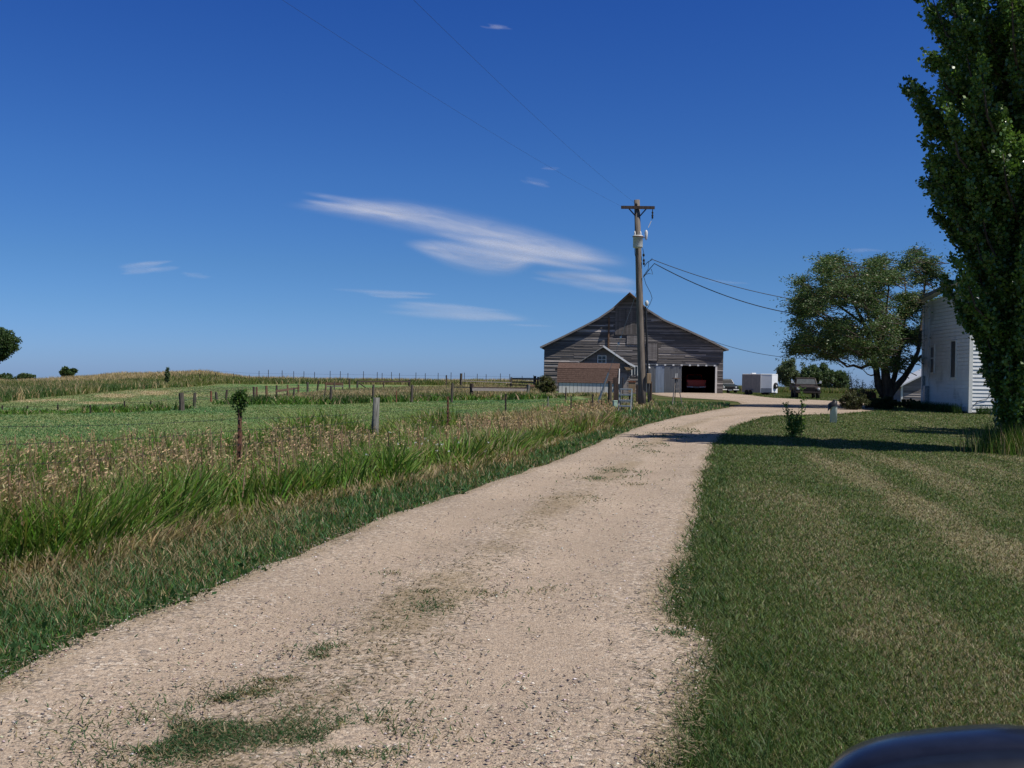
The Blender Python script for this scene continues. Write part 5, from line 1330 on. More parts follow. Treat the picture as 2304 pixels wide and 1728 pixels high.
def old_truck():
    p = at(1818, 899, 78.0); z = float(gz(p[0], p[1])) - .05
    t = thing('old_truck', 'rusty black old pickup truck facing the driveway in front of the distant trees', 'pickup truck', (p[0], p[1], z), R(-10))
    W = .92
    m = MB(); m.prism([(.05, .42), (.0, .72), (.06, .98), (.3, 1.04), (1.35, 1.08), (1.35, .42)], 'x', -W * .62, W * .62); m.build('hood', M['rustcar'], t, bevel=.06)
    for s in (-1, 1):
        f = MB(); f.prism([(-.02, .45), (-.05, .80), (.1, .97), (1.3, 1.0), (1.6, .5), (1.25, .45), (1.1, .72), (.75, .80), (.4, .72), (.28, .45)], 'x', s * W * .60, s * W); f.build('fender', M['rustcar'], t, bevel=.05)
        l = MB(); l.lathe([(.02, .02), (.10, .02), (.12, -.05)], 14); lo = l.build('headlight', M['lamp'], t, True); lo.rotation_euler = (R(90), 0, 0); lo.location = (s * .76, -.06, .78)
        wheel(t, s * (W - .12), .75, .37, .24, 'rustcar'); wheel(t, s * (W - .12), 3.6, .37, .24, 'rustcar')
        mi = MB(); mi.box(s * (W + .14) - .08, s * (W + .14) + .08, 1.35, 1.40, 1.22, 1.42); mi.bar((s * W * .9, 1.5, 1.2), (s * (W + .14), 1.4, 1.26), .03, .03); mi.build('side_mirror', M['chrome'], t)
    c = MB(); hexa(c, (-W * .92, W * .92, 1.35, 2.9, .42), (-W * .92, W * .92, 1.35, 2.9, 1.12)); c.build('cab', M['rustcar'], t, bevel=.05)
    P = [(-.78, 1.42, 1.12), (.78, 1.42, 1.12), (.68, 1.68, 1.58), (-.68, 1.68, 1.58)]; Q = [(x, y + 1.2 if z < 1.2 else y + .85, z) for x, y, z in P]
    fr = MB()
    for a, b in zip(P, P[1:] + P[:1]): fr.bar(a, b, .07, .07)
    for a, b in zip(Q, Q[1:] + Q[:1]): fr.bar(a, b, .07, .07)
    fr.build('window_frame', M['rustcar'], t)
    hexa_ = MB(); hexa(hexa_, (-.74, .74, 1.62, 2.62, 1.57), (-.66, .66, 1.75, 2.5, 1.66)); hexa_.build('roof', M['rustcar'], t, bevel=.04)
    pane(t, 'windscreen', M['screen'], P, (0, -.01, .005))
    g = MB(); g.box(-.50, .50, -.03, .0, .52, .92); gg = g.build('grille', M['blackplastic'], t)
    sl = MB()
    for z in np.arange(.56, .92, .09): sl.box(-.48, .48, -.045, -.03, z, z + .03)
    sl.build('grille_bar', M['rustcar'], gg)
    b = MB(); b.box(-W, W, -.22, -.10, .45, .58); b.build('bumper', M['rustcar'], t, bevel=.03)
    bd = MB(); bd.box(-W, W, 2.95, 5.2, .62, .70); bd.box(-W, -W + .06, 2.95, 5.2, .7, 1.12); bd.box(W - .06, W, 2.95, 5.2, .7, 1.12); bd.build('bed', M['rustcar'], t)
old_truck()

def mower():
    p = at(1966, 908, 52.0); z = float(gz(p[0], p[1]))
    t = thing('riding_mower', 'dark rusty riding mower half hidden in the brush under the elm', 'mower', (p[0], p[1], z), R(-70))
    m = MB(); m.prism([(-.9, .4), (-.85, .75), (-.6, .86), (-.1, .8), (0, .45)], 'x', -.28, .28); m.build('hood', M['redwood'], t, bevel=.06)
    m = MB(); m.box(-.4, .4, .0, .9, .35, .5); m.build('body', M['rustcar'], t, bevel=.04)
    m = MB(); m.box(-.22, .22, .45, .85, .55, .65); hexa(m, (-.22, .22, .80, .92, .65), (-.20, .20, .92, 1.02, 1.1)); m.build('seat', M['blackplastic'], t, bevel=.04)
    m = MB(); m.tube([(0, -.1, .8), (0, .12, 1.0)], .02, 6); m.lathe([(.17, 0), (.19, .02), (.17, .04), (.15, .02)], 16, (0, .14, 1.0)); m.build('steering_wheel', M['blackplastic'], t)
    for s in (-1, 1): wheel(t, s * .42, .65, .26, .2, 'trailergrey'); wheel(t, s * .36, -.6, .18, .14, 'trailergrey')
mower()

def near_car():
    # dark blue vehicle beside the photographer: only its left wing mirror reaches the frame
    yaw = -35; ang = R(yaw)
    A = Vector((.72, .66, 0)); A.z = float(gz(A.x, A.y))
    t = thing('parked_car', 'dark navy blue car of which only the rounded wing mirror shows', 'car', tuple(A), ang)
    inv = Matrix.Rotation(-ang, 4, 'Z') @ Matrix.Translation(-A)
    # mirror housing: a rounded shell facing back toward the photographer, with a lip and the inset glass
    c = Vector(at(2190, 1890, .80)); f = Vector((rgt[0], rgt[1], rgt[2])); fw = Vector((fwd[0], fwd[1], fwd[2])); 
    ry = Matrix.Rotation(R(-14), 3, 'Z'); X = ry @ Vector((1, 0, .20)).normalized(); Y = ry @ Vector((0, 1, 0)); Z = X.cross(Y).normalized()
    def ring(hw, hh, y, nn=56, p=2.9, dz=0):
        o = []
        for k in range(nn):
            a = 2 * math.pi * k / nn; ca, sa = math.cos(a), math.sin(a)
            o.append(inv @ (c + X * (hw * math.copysign(abs(ca) ** (2 / p), ca)) + Z * (hh * math.copysign(abs(sa) ** (2 / p), sa) + dz) + Y * y))
        return o
    def loft(rings, cap0=True, cap1=True):
        m = MB(); vs = [v for r_ in rings for v in r_]; n = len(rings[0]); fs = []
        for i in range(len(rings) - 1):
            for k in range(n): fs.append((i * n + k, i * n + (k + 1) % n, (i + 1) * n + (k + 1) % n, (i + 1) * n + k))
        if cap0: fs.append(tuple(range(n - 1, -1, -1)))
        if cap1: fs.append(tuple((len(rings) - 1) * n + k for k in range(n)))
        m.add(vs, fs); return m
    H = .068
    loft([ring(.112, H, .004), ring(.116, H + .003, .012), ring(.117, H + .004, .035), ring(.108, H - .004, .075), ring(.085, H - .022, .105), ring(.045, H - .045, .12)]).build('mirror_housing', M['navy'], t, True)
    loft([ring(.109, H - .003, -.003), ring(.109, H - .003, .004)]).build('mirror_seam', M['blackplastic'], t)
    loft([ring(.100, H - .012, -.030), ring(.110, H - .002, -.018), ring(.113, H + .001, -.003)]).build('mirror_rim', M['navyplastic'], t, True)
    loft([ring(.090, H - .022, -.036), ring(.092, H - .020, -.0301)]).build('mirror_glass', M['mirrorglass'], t)
    am = MB(); e = inv @ (c + X * .10 - Z * .03 + Y * .05); am.tube([e, e + Vector((.06, 0, -.02)), (.02, e.y + .02, e.z - .03)], [.03, .032, .04], 12); am.build('mirror_arm', M['navyplastic'], t, True)
    side = [(-3.0, .35), (-3.05, .75), (-2.95, 1.0), (.15, 1.05), (1.55, .98), (1.75, .8), (1.75, .35)]
    b = MB(); b.prism([(y, z) for y, z in side], 'x', .0, 1.8); b.build('body', M['navy'], t, bevel=.06)
    for x in (.14, 1.66):
        for y in (-2.3, 1.0): wheel(t, x, y, .33, .22)
near_car()

# ================================================================== trees
def crown_clumps(centres, radii, per, size, colf, mat_, name, parent, aspect=.7, axis=None, spread=1.0, up=0., flat=1.0):
    P = []; A = []; C = []
    n = len(centres)
    cnt = np.maximum(8, (per * (radii / radii.mean()) ** 2)).astype(int)
    idx = np.repeat(np.arange(n), cnt); k = len(idx)
    d = RNG.normal(size=(k, 3)); d /= np.linalg.norm(d, axis=1)[:, None]
    rr = RNG.random(k) ** .45
    off = d * (rr * radii[idx])[:, None]; off[:, 2] *= flat
    if axis is not None: off += axis[idx] * (RNG.normal(size=k) * radii[idx] * .8)[:, None]
    P = centres[idx] + off
    col = colf(idx, P)
    ax = None if axis is None else axis[idx] + .4 * RNG.normal(size=(k, 3))
    return P, col, ax

def poplar(name, label, base, nb, seed=1):
    """columnar poplar: steep branches, each carrying an upright plume of leaf clumps"""
    t = thing(name, label, 'tree', base)
    hz = np.array([.25, .7, .9, 1.65, 2.9, 3.9, 5.0, 6.2, 7.3, 8.4, 9.6, 10.8, 12.0, 13.4])
    hr = np.array([.20, .36, .45, .70, 1.08, 1.66, 1.95, 2.12, 2.36, 2.72, 2.78, 2.55, 1.75, .30])
    rs = random.Random(seed); cen, ax, rad, tone = [], [], [], []
    lb = MB()
    for k in range(nb):
        zt = .9 + 12.3 * (k + rs.random()) / nb; a = k * 2.39996 + rs.uniform(-.5, .5)
        inner = rs.random() < .22
        Rt = float(np.interp(zt, hz, hr)) * (rs.uniform(.35, .65) if inner else rs.uniform(.80, 1.06))
        ln = rs.uniform(1.5, 2.8) * (.45 + .55 * min(1, zt / 4)); z0 = max(.25, zt - ln)
        Rt *= min(1, .72 + .28 * zt / 4)
        R0 = Rt * rs.uniform(.25, .5)
        tip = np.array((math.cos(a) * Rt, math.sin(a) * Rt, zt)); mid = np.array((math.cos(a) * (R0 + (Rt - R0) * .72), math.sin(a) * (R0 + (Rt - R0) * .72), z0 + (zt - z0) * .55)); st = np.array((math.cos(a) * R0 * .3, math.sin(a) * R0 * .3, z0))
        lb.tube([tuple(st), tuple(mid), tuple(tip)], [.05, .028, .008], 5)
        tn = rs.random(); m = int(5 + 4 * ln)
        for j in range(m):
            u = (j + rs.random()) / m
            p = st * (1 - u) ** 2 + 2 * u * (1 - u) * mid + u * u * tip
            w = .34 * (1 - .55 * u) * min(1, .35 + Rt / 2.6)
            p = p + np.array((rs.gauss(0, w * .55), rs.gauss(0, w * .55), rs.gauss(0, .10)))
            cen.append(p); d = tip - st; ax.append(d / np.linalg.norm(d)); rad.append(rs.uniform(.55, 1.0) * w); tone.append(.65 * tn + .35 * rs.random())
    cen = np.array(cen); ax = np.array(ax); rad = np.array(rad); tone = np.array(tone)
    def colf(idx, P):
        c = mix(np.array((.040, .090, .020)), np.array((.165, .275, .060)), tone[idx] * .6 + .4 * RNG.random(len(idx)))
        return jitcol(c, .25)
    P, col, axl = crown_clumps(cen, rad, 150, .06, colf, None, None, None, axis=ax)
    veg('crown', [leaves(P, .088, col, .88, axl, 1.3)], M['poplar'], t)
    tr = MB(); tr.tube([(0, 0, -.3), (0, 0, .4), (.03, .02, 2.5), (-.02, .03, 6), (.02, 0, 9.5), (0, 0, 12.8)], [.34, .27, .22, .15, .08, .02], 12); to = tr.build('trunk', M['bark'], t, True)
    lb.build('limb', M['bark'], to, True)
    return t
pb = G(2298, 1018); pb[0] += .0
poplar('poplar_tree', 'tall dark lombardy poplar rising out of the frame at the right edge', tuple(pb), 175, 1)
d2 = np.array(G(1992, 966)); sl = 13.0 / math.tan(R(56)); sh = np.array((-.875, .484))
b2 = d2[:2] - sh * sl; b2 = (b2[0] + .8, b2[1] - .2, float(gz(b2[0], b2[1])))
poplar('poplar_tree', 'second lombardy poplar outside the frame shading the lawn before the farmhouse', b2, 90, 2)

def elm():
    base = np.array(at(1996, 905, 50.0)); base[2] = float(gz(base[0], base[1])) - .1; D = 50.0
    t = thing('elm_tree', 'broad spreading elm with bare forking trunk left of the farmhouse', 'tree', tuple(base))
    def q(px, py, dd=0): return Vector(at(px, py, D + dd)) - Vector(base)
    tr = MB(); tr.tube([(0, 0, -.3), (0, 0, .15), q(1996, 880), q(1994, 862), q(1992, 835), q(1985, 795), q(1975, 740), q(1965, 680), q(1955, 620)], [.44, .35, .27, .24, .20, .16, .11, .07, .025], 12); to = tr.build('trunk', M['bark'], t, True)
    limbs = [([(1992, 893, 0), (1976, 868, 0), (1972, 835, .3), (1966, 790, .5), (1945, 730, 1), (1915, 670, 1.5), (1890, 620, 2)], .26),
             ([(1999, 892, 0), (2014, 872, 0), (2034, 850, .5), (2052, 822, 1.6), (2066, 790, 2.6), (2075, 720, 3.4), (2080, 650, 3.8), (2085, 590, 4)], .24),
             ([(1998, 885, 0), (2012, 850, .5), (2020, 815, 1), (2030, 760, 1.5), (2040, 690, 2), (2035, 620, 2.5)], .2),
             ([(1972, 822, .2), (1955, 820, -.5), (1938, 828, -1), (1920, 822, -1.4), (1906, 825, -1.8), (1880, 805, -2), (1840, 780, -2), (1790, 775, -2)], .12),
             ([(1971, 842, .2), (1960, 845, -.3), (1952, 842, -.6), (1940, 830, -.8), (1926, 822, -1)], .05),
             ([(1968, 800, .5), (1930, 765, 0), (1880, 735, -1), (1830, 700, -1.2), (1800, 690, -1.4)], .11),
             ([(1990, 830, 0), (1975, 780, -1), (1950, 700, -2), (1930, 640, -2.5), (1915, 590, -2.6)], .14),
             ([(1985, 790, 0), (1990, 720, -1), (2000, 650, -1.6), (1990, 590, -1.6)], .12),
             ([(1945, 730, 1), (1890, 690, 1.5), (1850, 640, 1.6), (1830, 610, 1.6)], .09),
             ([(2052, 822, 1.6), (2085, 790, 3.4), (2105, 740, 4.2), (2110, 670, 4.6)], .1)]
    lb = MB()
    for pts, r in limbs:
        n = len(pts); lb.tube([q(*p) for p in pts], [.82 * r * (1 - .85 * i / (n - 1)) for i in range(n)], 8)
    poly = [(1862, 580), (1895, 570), (1940, 566), (1985, 574), (2006, 596), (2022, 608), (2036, 592), (2050, 560), (2072, 566), (2085, 588), (2100, 582), (2116, 615), (2120, 690), (2110, 760), (2070, 800), (2040, 832), (2004, 835), (1965, 820), (1925, 796),
            (1893, 798), (1872, 808), (1832, 796), (1790, 798), (1766, 788), (1790, 762), (1806, 742), (1790, 722), (1786, 690), (1797, 668), (1796, 640), (1806, 615), (1832, 598), (1850, 586)]
    px = np.array([p[0] for p in poly], float); py = np.array([p[1] for p in poly], float)
    def inside(x, y):
        c = np.zeros(len(x), bool); j = len(px) - 1
        for i in range(len(px)):
            k = ((py[i] > y) != (py[j] > y)) & (x < (px[j] - px[i]) * (y - py[i]) / (py[j] - py[i] + 1e-9) + px[i]); c ^= k; j = i
        return c
    X = 1760 + 370 * RNG.random(6500); Y = 555 + 285 * RNG.random(6500)
    k = inside(X, Y); X, Y = X[k], Y[k]
    gap = fbm(X / 34, Y / 26, 301, 3); k = gap > .468 - .10 * ((Y > 740)); X, Y = X[k], Y[k]
    n = min(len(X), 1650); X, Y = X[:n], Y[:n]
    ex = np.clip(1 - ((X - 1950) / 185) ** 2 - ((Y - 690) / 150) ** 2 * .6, .12, 1)
    dep = (RNG.random(n) * 2 - 1) * 3.4 * np.sqrt(ex)
    dep = np.where(X > 2052, np.where(Y > 640, 3.2 + 2.6 * RNG.random(n), np.abs(dep) * .5 + 2.6), np.where(X > 2015, np.maximum(dep, .2), dep))
    cen = np.array([at(a, b, D + c) for a, b, c in zip(X, Y, dep)]) - base[None]
    ax = np.stack([-.75 + .6 * RNG.random(n) - .3, .6 * (RNG.random(n) - .5), -.15 + .9 * (RNG.random(n) - .45)], -1)
    rad = .09 + .13 * RNG.random(n); tone = RNG.random(n)
    def colf(idx, P):
        c = mix(np.array((.042, .082, .026)), np.array((.120, .185, .062)), tone[idx] * .65 + .35 * RNG.random(len(idx)))
        c = np.where((RNG.random(len(idx)) < .07)[:, None], np.array((.20, .17, .06)), c)
        return jitcol(c, .25)
    P, col, axl = crown_clumps(cen, rad, 66, .1, colf, None, None, None, axis=ax * 2.6)
    veg('crown', [leaves(P, .105, col, .42, axl, .8)], M['elm'], t)
    for i in range(0, n, 3):
        c = cen[i]; lb.tube([tuple(c - ax[i] * .6 + np.array((.2, 0, -.25))), tuple(c), tuple(c + ax[i] * .45)], [.022, .014, .006], 4, False)
    lb.build('limb', M['bark'], to, True)
elm()

def bushy(name, label, px0, px1, pyt, pyb, d, ncl, leaf, cols, per=110, cat='tree', mat_='elm', trunk=True, air=.0, seed=0, group=None, droop=None, rfac=.20):
    a = at(px0, pyb, d); b = at(px1, pyb, d); tp = at((px0 + px1) / 2, pyt, d)
    cx = (a[0] + b[0]) / 2; zb = float(gz(cx, d)); W = (b[0] - a[0]) / 2; Hh = tp[2] - zb; lowz = max(a[2] - zb, 0)
    t = thing(name, label, cat, (cx, d, zb), 0, group)
    u = RNG.normal(size=(ncl, 3)); u /= np.linalg.norm(u, axis=1)[:, None]; rr = RNG.random(ncl) ** .4
    lump = .74 + .5 * fbm(np.arctan2(u[:, 2], u[:, 0]) * 2.2, u[:, 1] * 2, 400 + seed, 2)
    ctr = (Hh + lowz) / 2
    hz2 = (Hh - lowz) / 2
    rad = np.full(ncl, min(W, hz2) * rfac) * (.6 + .8 * RNG.random(ncl))
    c = np.stack([u[:, 0] * rr * lump * W * .92, u[:, 1] * rr * lump * W * .7, ctr + u[:, 2] * rr * lump * hz2 * .92], -1)
    if air: c = c[fbm(c[:, 0] / W * 3 + 9, c[:, 2] / W * 3, 500 + seed, 2) > air]; rad = rad[:len(c)]
    tone = RNG.random(len(c))
    def colf(idx, P): return jitcol(mix(np.array(cols[0]), np.array(cols[1]), tone[idx] * .6 + .4 * RNG.random(len(idx))), .25)
    P, col, _ = crown_clumps(c, rad, per, leaf, colf, None, None, None)
    veg('crown' if trunk else 'foliage', [leaves(P, leaf, col, .6)], M[mat_], t)
    tr = MB()
    if trunk:
        tr.tube([(0, 0, -.5), (.05, 0, Hh * .3), (-.1, 0, Hh * .75)], [W * .07, W * .05, W * .015], 8)
        for k in range(9):
            q = c[random.randrange(len(c))]; tr.tube([(0, 0, Hh * .22), tuple(q * .55 + np.array((0, 0, Hh * .12))), tuple(q)], [W * .035, W * .02, W * .006], 5)
        tr.build('trunk', M['bark'], t)
    else:
        for k in range(12):
            q = c[random.randrange(len(c))]; tr.tube([(q[0] * .2, q[1] * .2, 0), tuple(q * .6), tuple(q)], [.02, .015, .005], 4)
        tr.build('stem', M['bark'], t)
    return t
GR = ((.075, .11, .055), (.14, .18, .09)); GD = ((.05, .088, .036), (.105, .155, .062))
FT = 'trees on the skyline'
bushy('distant_tree', 'airy grey green tree behind the trailer end of the yard', 1744, 1812, 806, 876, 190, 330, .30, GR, 48, air=.47, seed=3, group=FT, rfac=.15)
bushy('distant_tree', 'dense rounded dark tree between trailer and elm on the skyline', 1800, 1882, 816, 882, 185, 420, .30, GD, 55, air=.30, seed=4, group=FT, rfac=.15)
bushy('distant_tree', 'smaller tapering tree joined to the right of the dense rounded one', 1850, 1914, 832, 886, 180, 240, .30, GD, 55, air=.30, seed=5, group=FT, rfac=.17)
bushy('distant_tree', 'leafy tree cut by the left frame edge above the skyline', -75, 38, 732, 812, 120, 330, .26, ((.04, .075, .022), (.075, .12, .04)), 90, seed=6, group=FT)
bushy('distant_bush', 'low dark bush at the far left end of the skyline', -15, 34, 840, 868, 165, 70, .3, GD, 70, 'bush', trunk=False, seed=7, group='bushes on the skyline')
bushy('distant_bush', 'low spreading dark bush second from the left on the skyline', 34, 84, 840, 862, 168, 80, .3, GD, 70, 'bush', trunk=False, seed=8, group='bushes on the skyline')
bushy('distant_bush', 'small leaning bush standing on the crest of the tan bank', 134, 174, 827, 850, 158, 70, .28, ((.04, .075, .02), (.075, .12, .035)), 70, 'bush', trunk=False, seed=9, group='bushes on the skyline')
bushy('sapling', 'slim dark sapling standing before the tan bank', 370, 382, 827, 862, 108, 40, .13, GD, 26, 'tree', trunk=True, seed=10, rfac=.38)
# brush round the elm foot
BR = ((.045, .060, .022), (.115, .115, .05)); 
bushy('brush', 'scraggly brown and green brush behind the white standpipe', 1886, 1956, 880, 930, 47, 120, .05, BR, 110, 'bush', trunk=False, seed=11, air=.35)
bushy('brush', 'dark leafy brush at the foot of the elm', 1950, 2022, 892, 926, 49.5, 110, .06, ((.03, .05, .018), (.07, .09, .03)), 110, 'bush', trunk=False, seed=12)
bushy('brush', 'weedy brush against the back corner of the farmhouse', 2004, 2078, 897, 926, 53, 90, .06, BR, 110, 'bush', trunk=False, seed=13, air=.35)
def wisp(label, px, pyt, pyb, d, seed):
    b = base_at(px, d); h = at(px, pyt, d)[2] - b[2]; t = thing('tall_shrub', label, 'shrub', b, 0, 'thin shrubs by the elm')
    sm = MB(); pts = []
    for k in range(11):
        a = random.uniform(0, 6.28); hh = h * random.uniform(.55, 1); sx = math.cos(a) * h * random.uniform(.08, .30); sy = math.sin(a) * h * .2
        sm.tube([(sx * .1, 0, 0), (sx * .5, sy * .5, hh * .5), (sx, sy, hh)], [.018, .012, .005], 4)
        for f in np.linspace(.45, 1, 8): pts.append((sx * f * (.5 + .5 * f), sy * f, hh * f))
    sm.build('stem', M['bark'], t)
    P = np.repeat(np.array(pts), 9, 0) + RNG.normal(size=(len(pts) * 9, 3)) * .07
    veg('foliage', [leaves(P, .07, jitcol(mix(np.array((.03, .05, .02)), np.array((.09, .10, .04)), RNG.random(len(P)))), .5)], M['elm'], t)
wisp('tall sparse shrub with thin stems left of the elm trunk', 1924, 838, 915, 49, 1)
wisp('shorter wispy shrub close against the elm trunk', 1950, 858, 915, 50, 2)
# corral shrub near the barn's left corner
bushy('brush', 'green and rusty shrub growing against the barn left corner', 1204, 1252, 846, 890, 84, 90, .10, ((.05, .085, .025), (.14, .115, .05)), 90, 'bush', trunk=False, seed=14)
# young plants on the lawn
def young(px, pyt, pyb, label, stems, name='shrub_seedling'):
    g = G(px, pyb); h = at(px, pyt, g[1])[2] - g[2]; t = thing(name, label, 'shrub', tuple(g))
    sm = MB(); pts = []
    for (dx, k, r) in stems:
        w = dx / F * g[1]; hh = h * k
        sm.tube([(w * .1, 0, -.05), (w * .6, .02, hh * .5), (w, 0, hh)], [.012, .009, .004], 5)
        for f in np.linspace(.12, 1, 16): pts.append((w * (.2 + .8 * f), 0, hh * f, r * (1.15 - .6 * f)))
    sm.build('stem', M['bark'], t)
    pts = np.array(pts); P = np.repeat(pts[:, :3], 11, 0); rr = np.repeat(pts[:, 3], 11)
    P = P + RNG.normal(size=P.shape) * np.array((1, 1, .55)) * rr[:, None]; P[:, 2] = np.maximum(P[:, 2], .02)
    veg('foliage', [leaves(P, .075, jitcol(mix(np.array((.06, .12, .025)), np.array((.17, .29, .055)), RNG.random(len(P))), .3), .5)], M['grass'], t)
    return t, g, h
young(1786, 905, 984, 'leafy green shrub seedling growing alone in the lawn', [(-19, .98, .06), (-8, .72, .11), (6, .66, .11), (14, .55, .09), (0, .5, .13)])
t, g, h = young(1803, 872, 982, 'thin upright sapling tied to a stick beside the shrub seedling', [(0, .98, .045)], 'thin_sapling')
# rank dry weeds round the poplar foot
x = pb[0] + .1 + RNG.normal(size=5000) * .55; y = pb[1] - .3 + RNG.normal(size=5000) * .5; n = 5000
isd = RNG.random(n) < .22
c = np.where(isd[:, None], mix(TAN * .8, STRAW, RNG.random(n)), mix(GREEN, LUSH, RNG.random(n)))
rr = np.hypot((x - pb[0]) / 1.5, (y - pb[1]) / 1.0)
tag(veg('rank_weeds', [blades(gpts(x, y), (.25 + .65 * RNG.random(n)) * np.clip(1.25 - rr * .5, .15, 1), .013, jitcol(c), .35, segs=3)], M['grass']), 'rank green and straw weeds round the poplar foot', 'weeds', kind='stuff')
x = HC[0] + .2 + 4.5 * RNG.random(1500); y = np.full(1500, HC[1] - .2) - .3 * RNG.random(1500) - 0 * x
hx = HC[0] - .25 - .4 * RNG.random(2500) + .08 * (q_ := HD * RNG.random(2500)); hy = HC[1] + q_
x = np.concatenate([x, hx]); y = np.concatenate([y, hy]); n = len(x)
tag(veg('house_weeds', [blades(gpts(x, y), .15 + .35 * RNG.random(n), .02, jitcol(mix(DARKG, GREEN, RNG.random(n))), .4)], M['grass']), 'uncut grass along the farmhouse walls', 'weeds', kind='stuff')

# ================================================================== clouds: thin cirrus sheets high above the plain
def cloud_mat():
    m, nt, out = newmat('cirrus')
    a = N(nt, 'ShaderNodeAttribute', attribute_name='Col'); sp = N(nt, 'ShaderNodeSeparateColor'); L(nt, a.outputs['Color'], sp.inputs[0])
    cb = N(nt, 'ShaderNodeCombineXYZ'); L(nt, sp.outputs[1], cb.inputs[0]); L(nt, sp.outputs[2], cb.inputs[1])
    mp = N(nt, 'ShaderNodeMapping'); mp.inputs['Scale'].default_value = (1.8, 10.0, 1); L(nt, cb.outputs[0], mp.inputs[0])
    n1 = N(nt, 'ShaderNodeTexNoise', i_Scale=1.6, i_Detail=6, i_Roughness=.55, i_Distortion=.5); L(nt, mp.outputs[0], n1.inputs['Vector'])
    r = N(nt, 'ShaderNodeMapRange', i_1=.26, i_2=.76, i_3=.42, i_4=.88); L(nt, n1.outputs['Fac'], r.inputs[0])
    mu = N(nt, 'ShaderNodeMath', operation='MULTIPLY', use_clamp=True); L(nt, sp.outputs[0], mu.inputs[0]); L(nt, r.outputs[0], mu.inputs[1])
    tr = N(nt, 'ShaderNodeBsdfTransparent'); t1 = N(nt, 'ShaderNodeBsdfTranslucent'); t1.inputs[0].default_value = rgb(.62, .63, .68)
    d1 = N(nt, 'ShaderNodeBsdfDiffuse'); d1.inputs[0].default_value = rgb(.62, .63, .68)
    mx = N(nt, 'ShaderNodeMixShader'); mx.inputs[0].default_value = .25; L(nt, t1.outputs[0], mx.inputs[1]); L(nt, d1.outputs[0], mx.inputs[2])
    m2 = N(nt, 'ShaderNodeMixShader'); L(nt, mu.outputs[0], m2.inputs[0]); L(nt, tr.outputs[0], m2.inputs[1]); L(nt, mx.outputs[0], m2.inputs[2]); L(nt, m2.outputs[0], out.inputs[0])
    return m
CM = cloud_mat()
def cloud(label, spines, alt, seed):
    Vs, Qs, Cs = [], [], []; off = 0
    for kk, (pts, al) in enumerate(spines):
        pts = np.array(pts, float); s = np.concatenate([[0], np.cumsum(np.hypot(*np.diff(pts[:, :2], axis=0).T))])
        ns, nw = 60, 15; ss = np.linspace(0, s[-1], ns)
        cx = np.interp(ss, s, pts[:, 0]); cy = np.interp(ss, s, pts[:, 1]); hw = np.interp(ss, s, pts[:, 2])
        ker = np.ones(7) / 7; hw = np.convolve(np.pad(hw, 3, 'edge'), ker, 'valid'); cy = np.convolve(np.pad(cy, 3, 'edge'), ker, 'valid')
        tx = np.gradient(cx); ty = np.gradient(cy); l = np.hypot(tx, ty); nx, ny = -ty / l, tx / l
        v = []; c = []
        for i in range(ns):
            for j in range(nw):
                w = (j / (nw - 1) * 2 - 1); ew = hw[i] * 1.35
                px = cx[i] + nx[i] * w * ew; py = cy[i] + ny[i] * w * ew
                r_ = ray(px, py); k = (alt + kk * 30 - 1.6) / r_[2]; v.append(CAM + r_ * k)
                e = float(S((1 - abs(w)) / 1.0)) ** 1.2 * float(S(min(i, ns - 1 - i) / (ns * .22)))
                c.append((al * e, ss[i] / 200 + seed * 3.7, (w * ew) / 200 + seed + kk * 1.9))
        i = np.arange(ns - 1)[:, None] * nw; k = np.arange(nw - 1)[None]
        Qs.append(np.stack([i + k, i + k + 1, i + nw + k + 1, i + nw + k], -1).reshape(-1, 4) + off)
        Vs.append(np.array(v)); Cs.append(np.array(c)); off += len(v)
    o = np_mesh('cloud', np.vstack(Vs), np.vstack(Qs), CM, np.vstack(Cs), smooth=True)
    tag(o, label, 'cloud', 'thin clouds in the blue sky')
def wisps(px, py, w, h, n, al, seed, slope=.12):
    rs = random.Random(seed); out = []
    for k in range(n):
        cx = px + rs.uniform(-.5, .5) * w * .7; cy = py + rs.uniform(-.5, .5) * h + (cx - px) * slope; l = w * rs.uniform(.3, .62); hw = h * rs.uniform(.12, .30) + 1.2
        out.append(([(cx - l, cy - l * slope - rs.uniform(0, 2), hw * .5), (cx - l * .3, cy - l * .3 * slope + rs.uniform(-2, 2), hw), (cx + l * .3, cy + l * .3 * slope, hw), (cx + l, cy + l * slope, hw * .4)], al * rs.uniform(.5, 1)))
    return out
cloud('long feathery white cloud streak reaching toward the utility pole', [([(632, 460, 6), (700, 464, 13), (800, 470, 24), (900, 482, 31), (1010, 505, 34), (1130, 532, 34), (1250, 560, 30), (1330, 578, 24), (1440, 596, 14)], .62),
      ([(900, 545, 6), (960, 556, 18), (1020, 572, 28), (1090, 588, 30), (1150, 592, 26), (1230, 570, 14)], .60), ([(1030, 545, 10), (1140, 560, 24), (1240, 575, 22), (1360, 590, 12)], .35)] + wisps(880, 472, 260, 30, 7, .30, 1, .16) + wisps(1180, 560, 300, 46, 9, .30, 2, .16), 3000, 1)
cloud('short white cloud wisp close left of the utility pole', [([(1190, 612, 4), (1270, 620, 11), (1340, 628, 14), (1450, 645, 12)], .34)] + wisps(1330, 632, 180, 34, 6, .22, 3, .12), 3000, 2)
cloud('low faint cloud band left of the barn roof', [([(860, 688, 4), (930, 690, 11), (1030, 700, 16), (1110, 710, 13), (1200, 716, 6)], .28)] + wisps(1040, 702, 260, 30, 7, .18, 4, .07) + wisps(1190, 730, 110, 6, 3, .12, 5, .04), 2600, 3)
cloud('faint narrow cloud above the low cloud band', wisps(870, 661, 170, 18, 6, .17, 6, .03), 2600, 4)
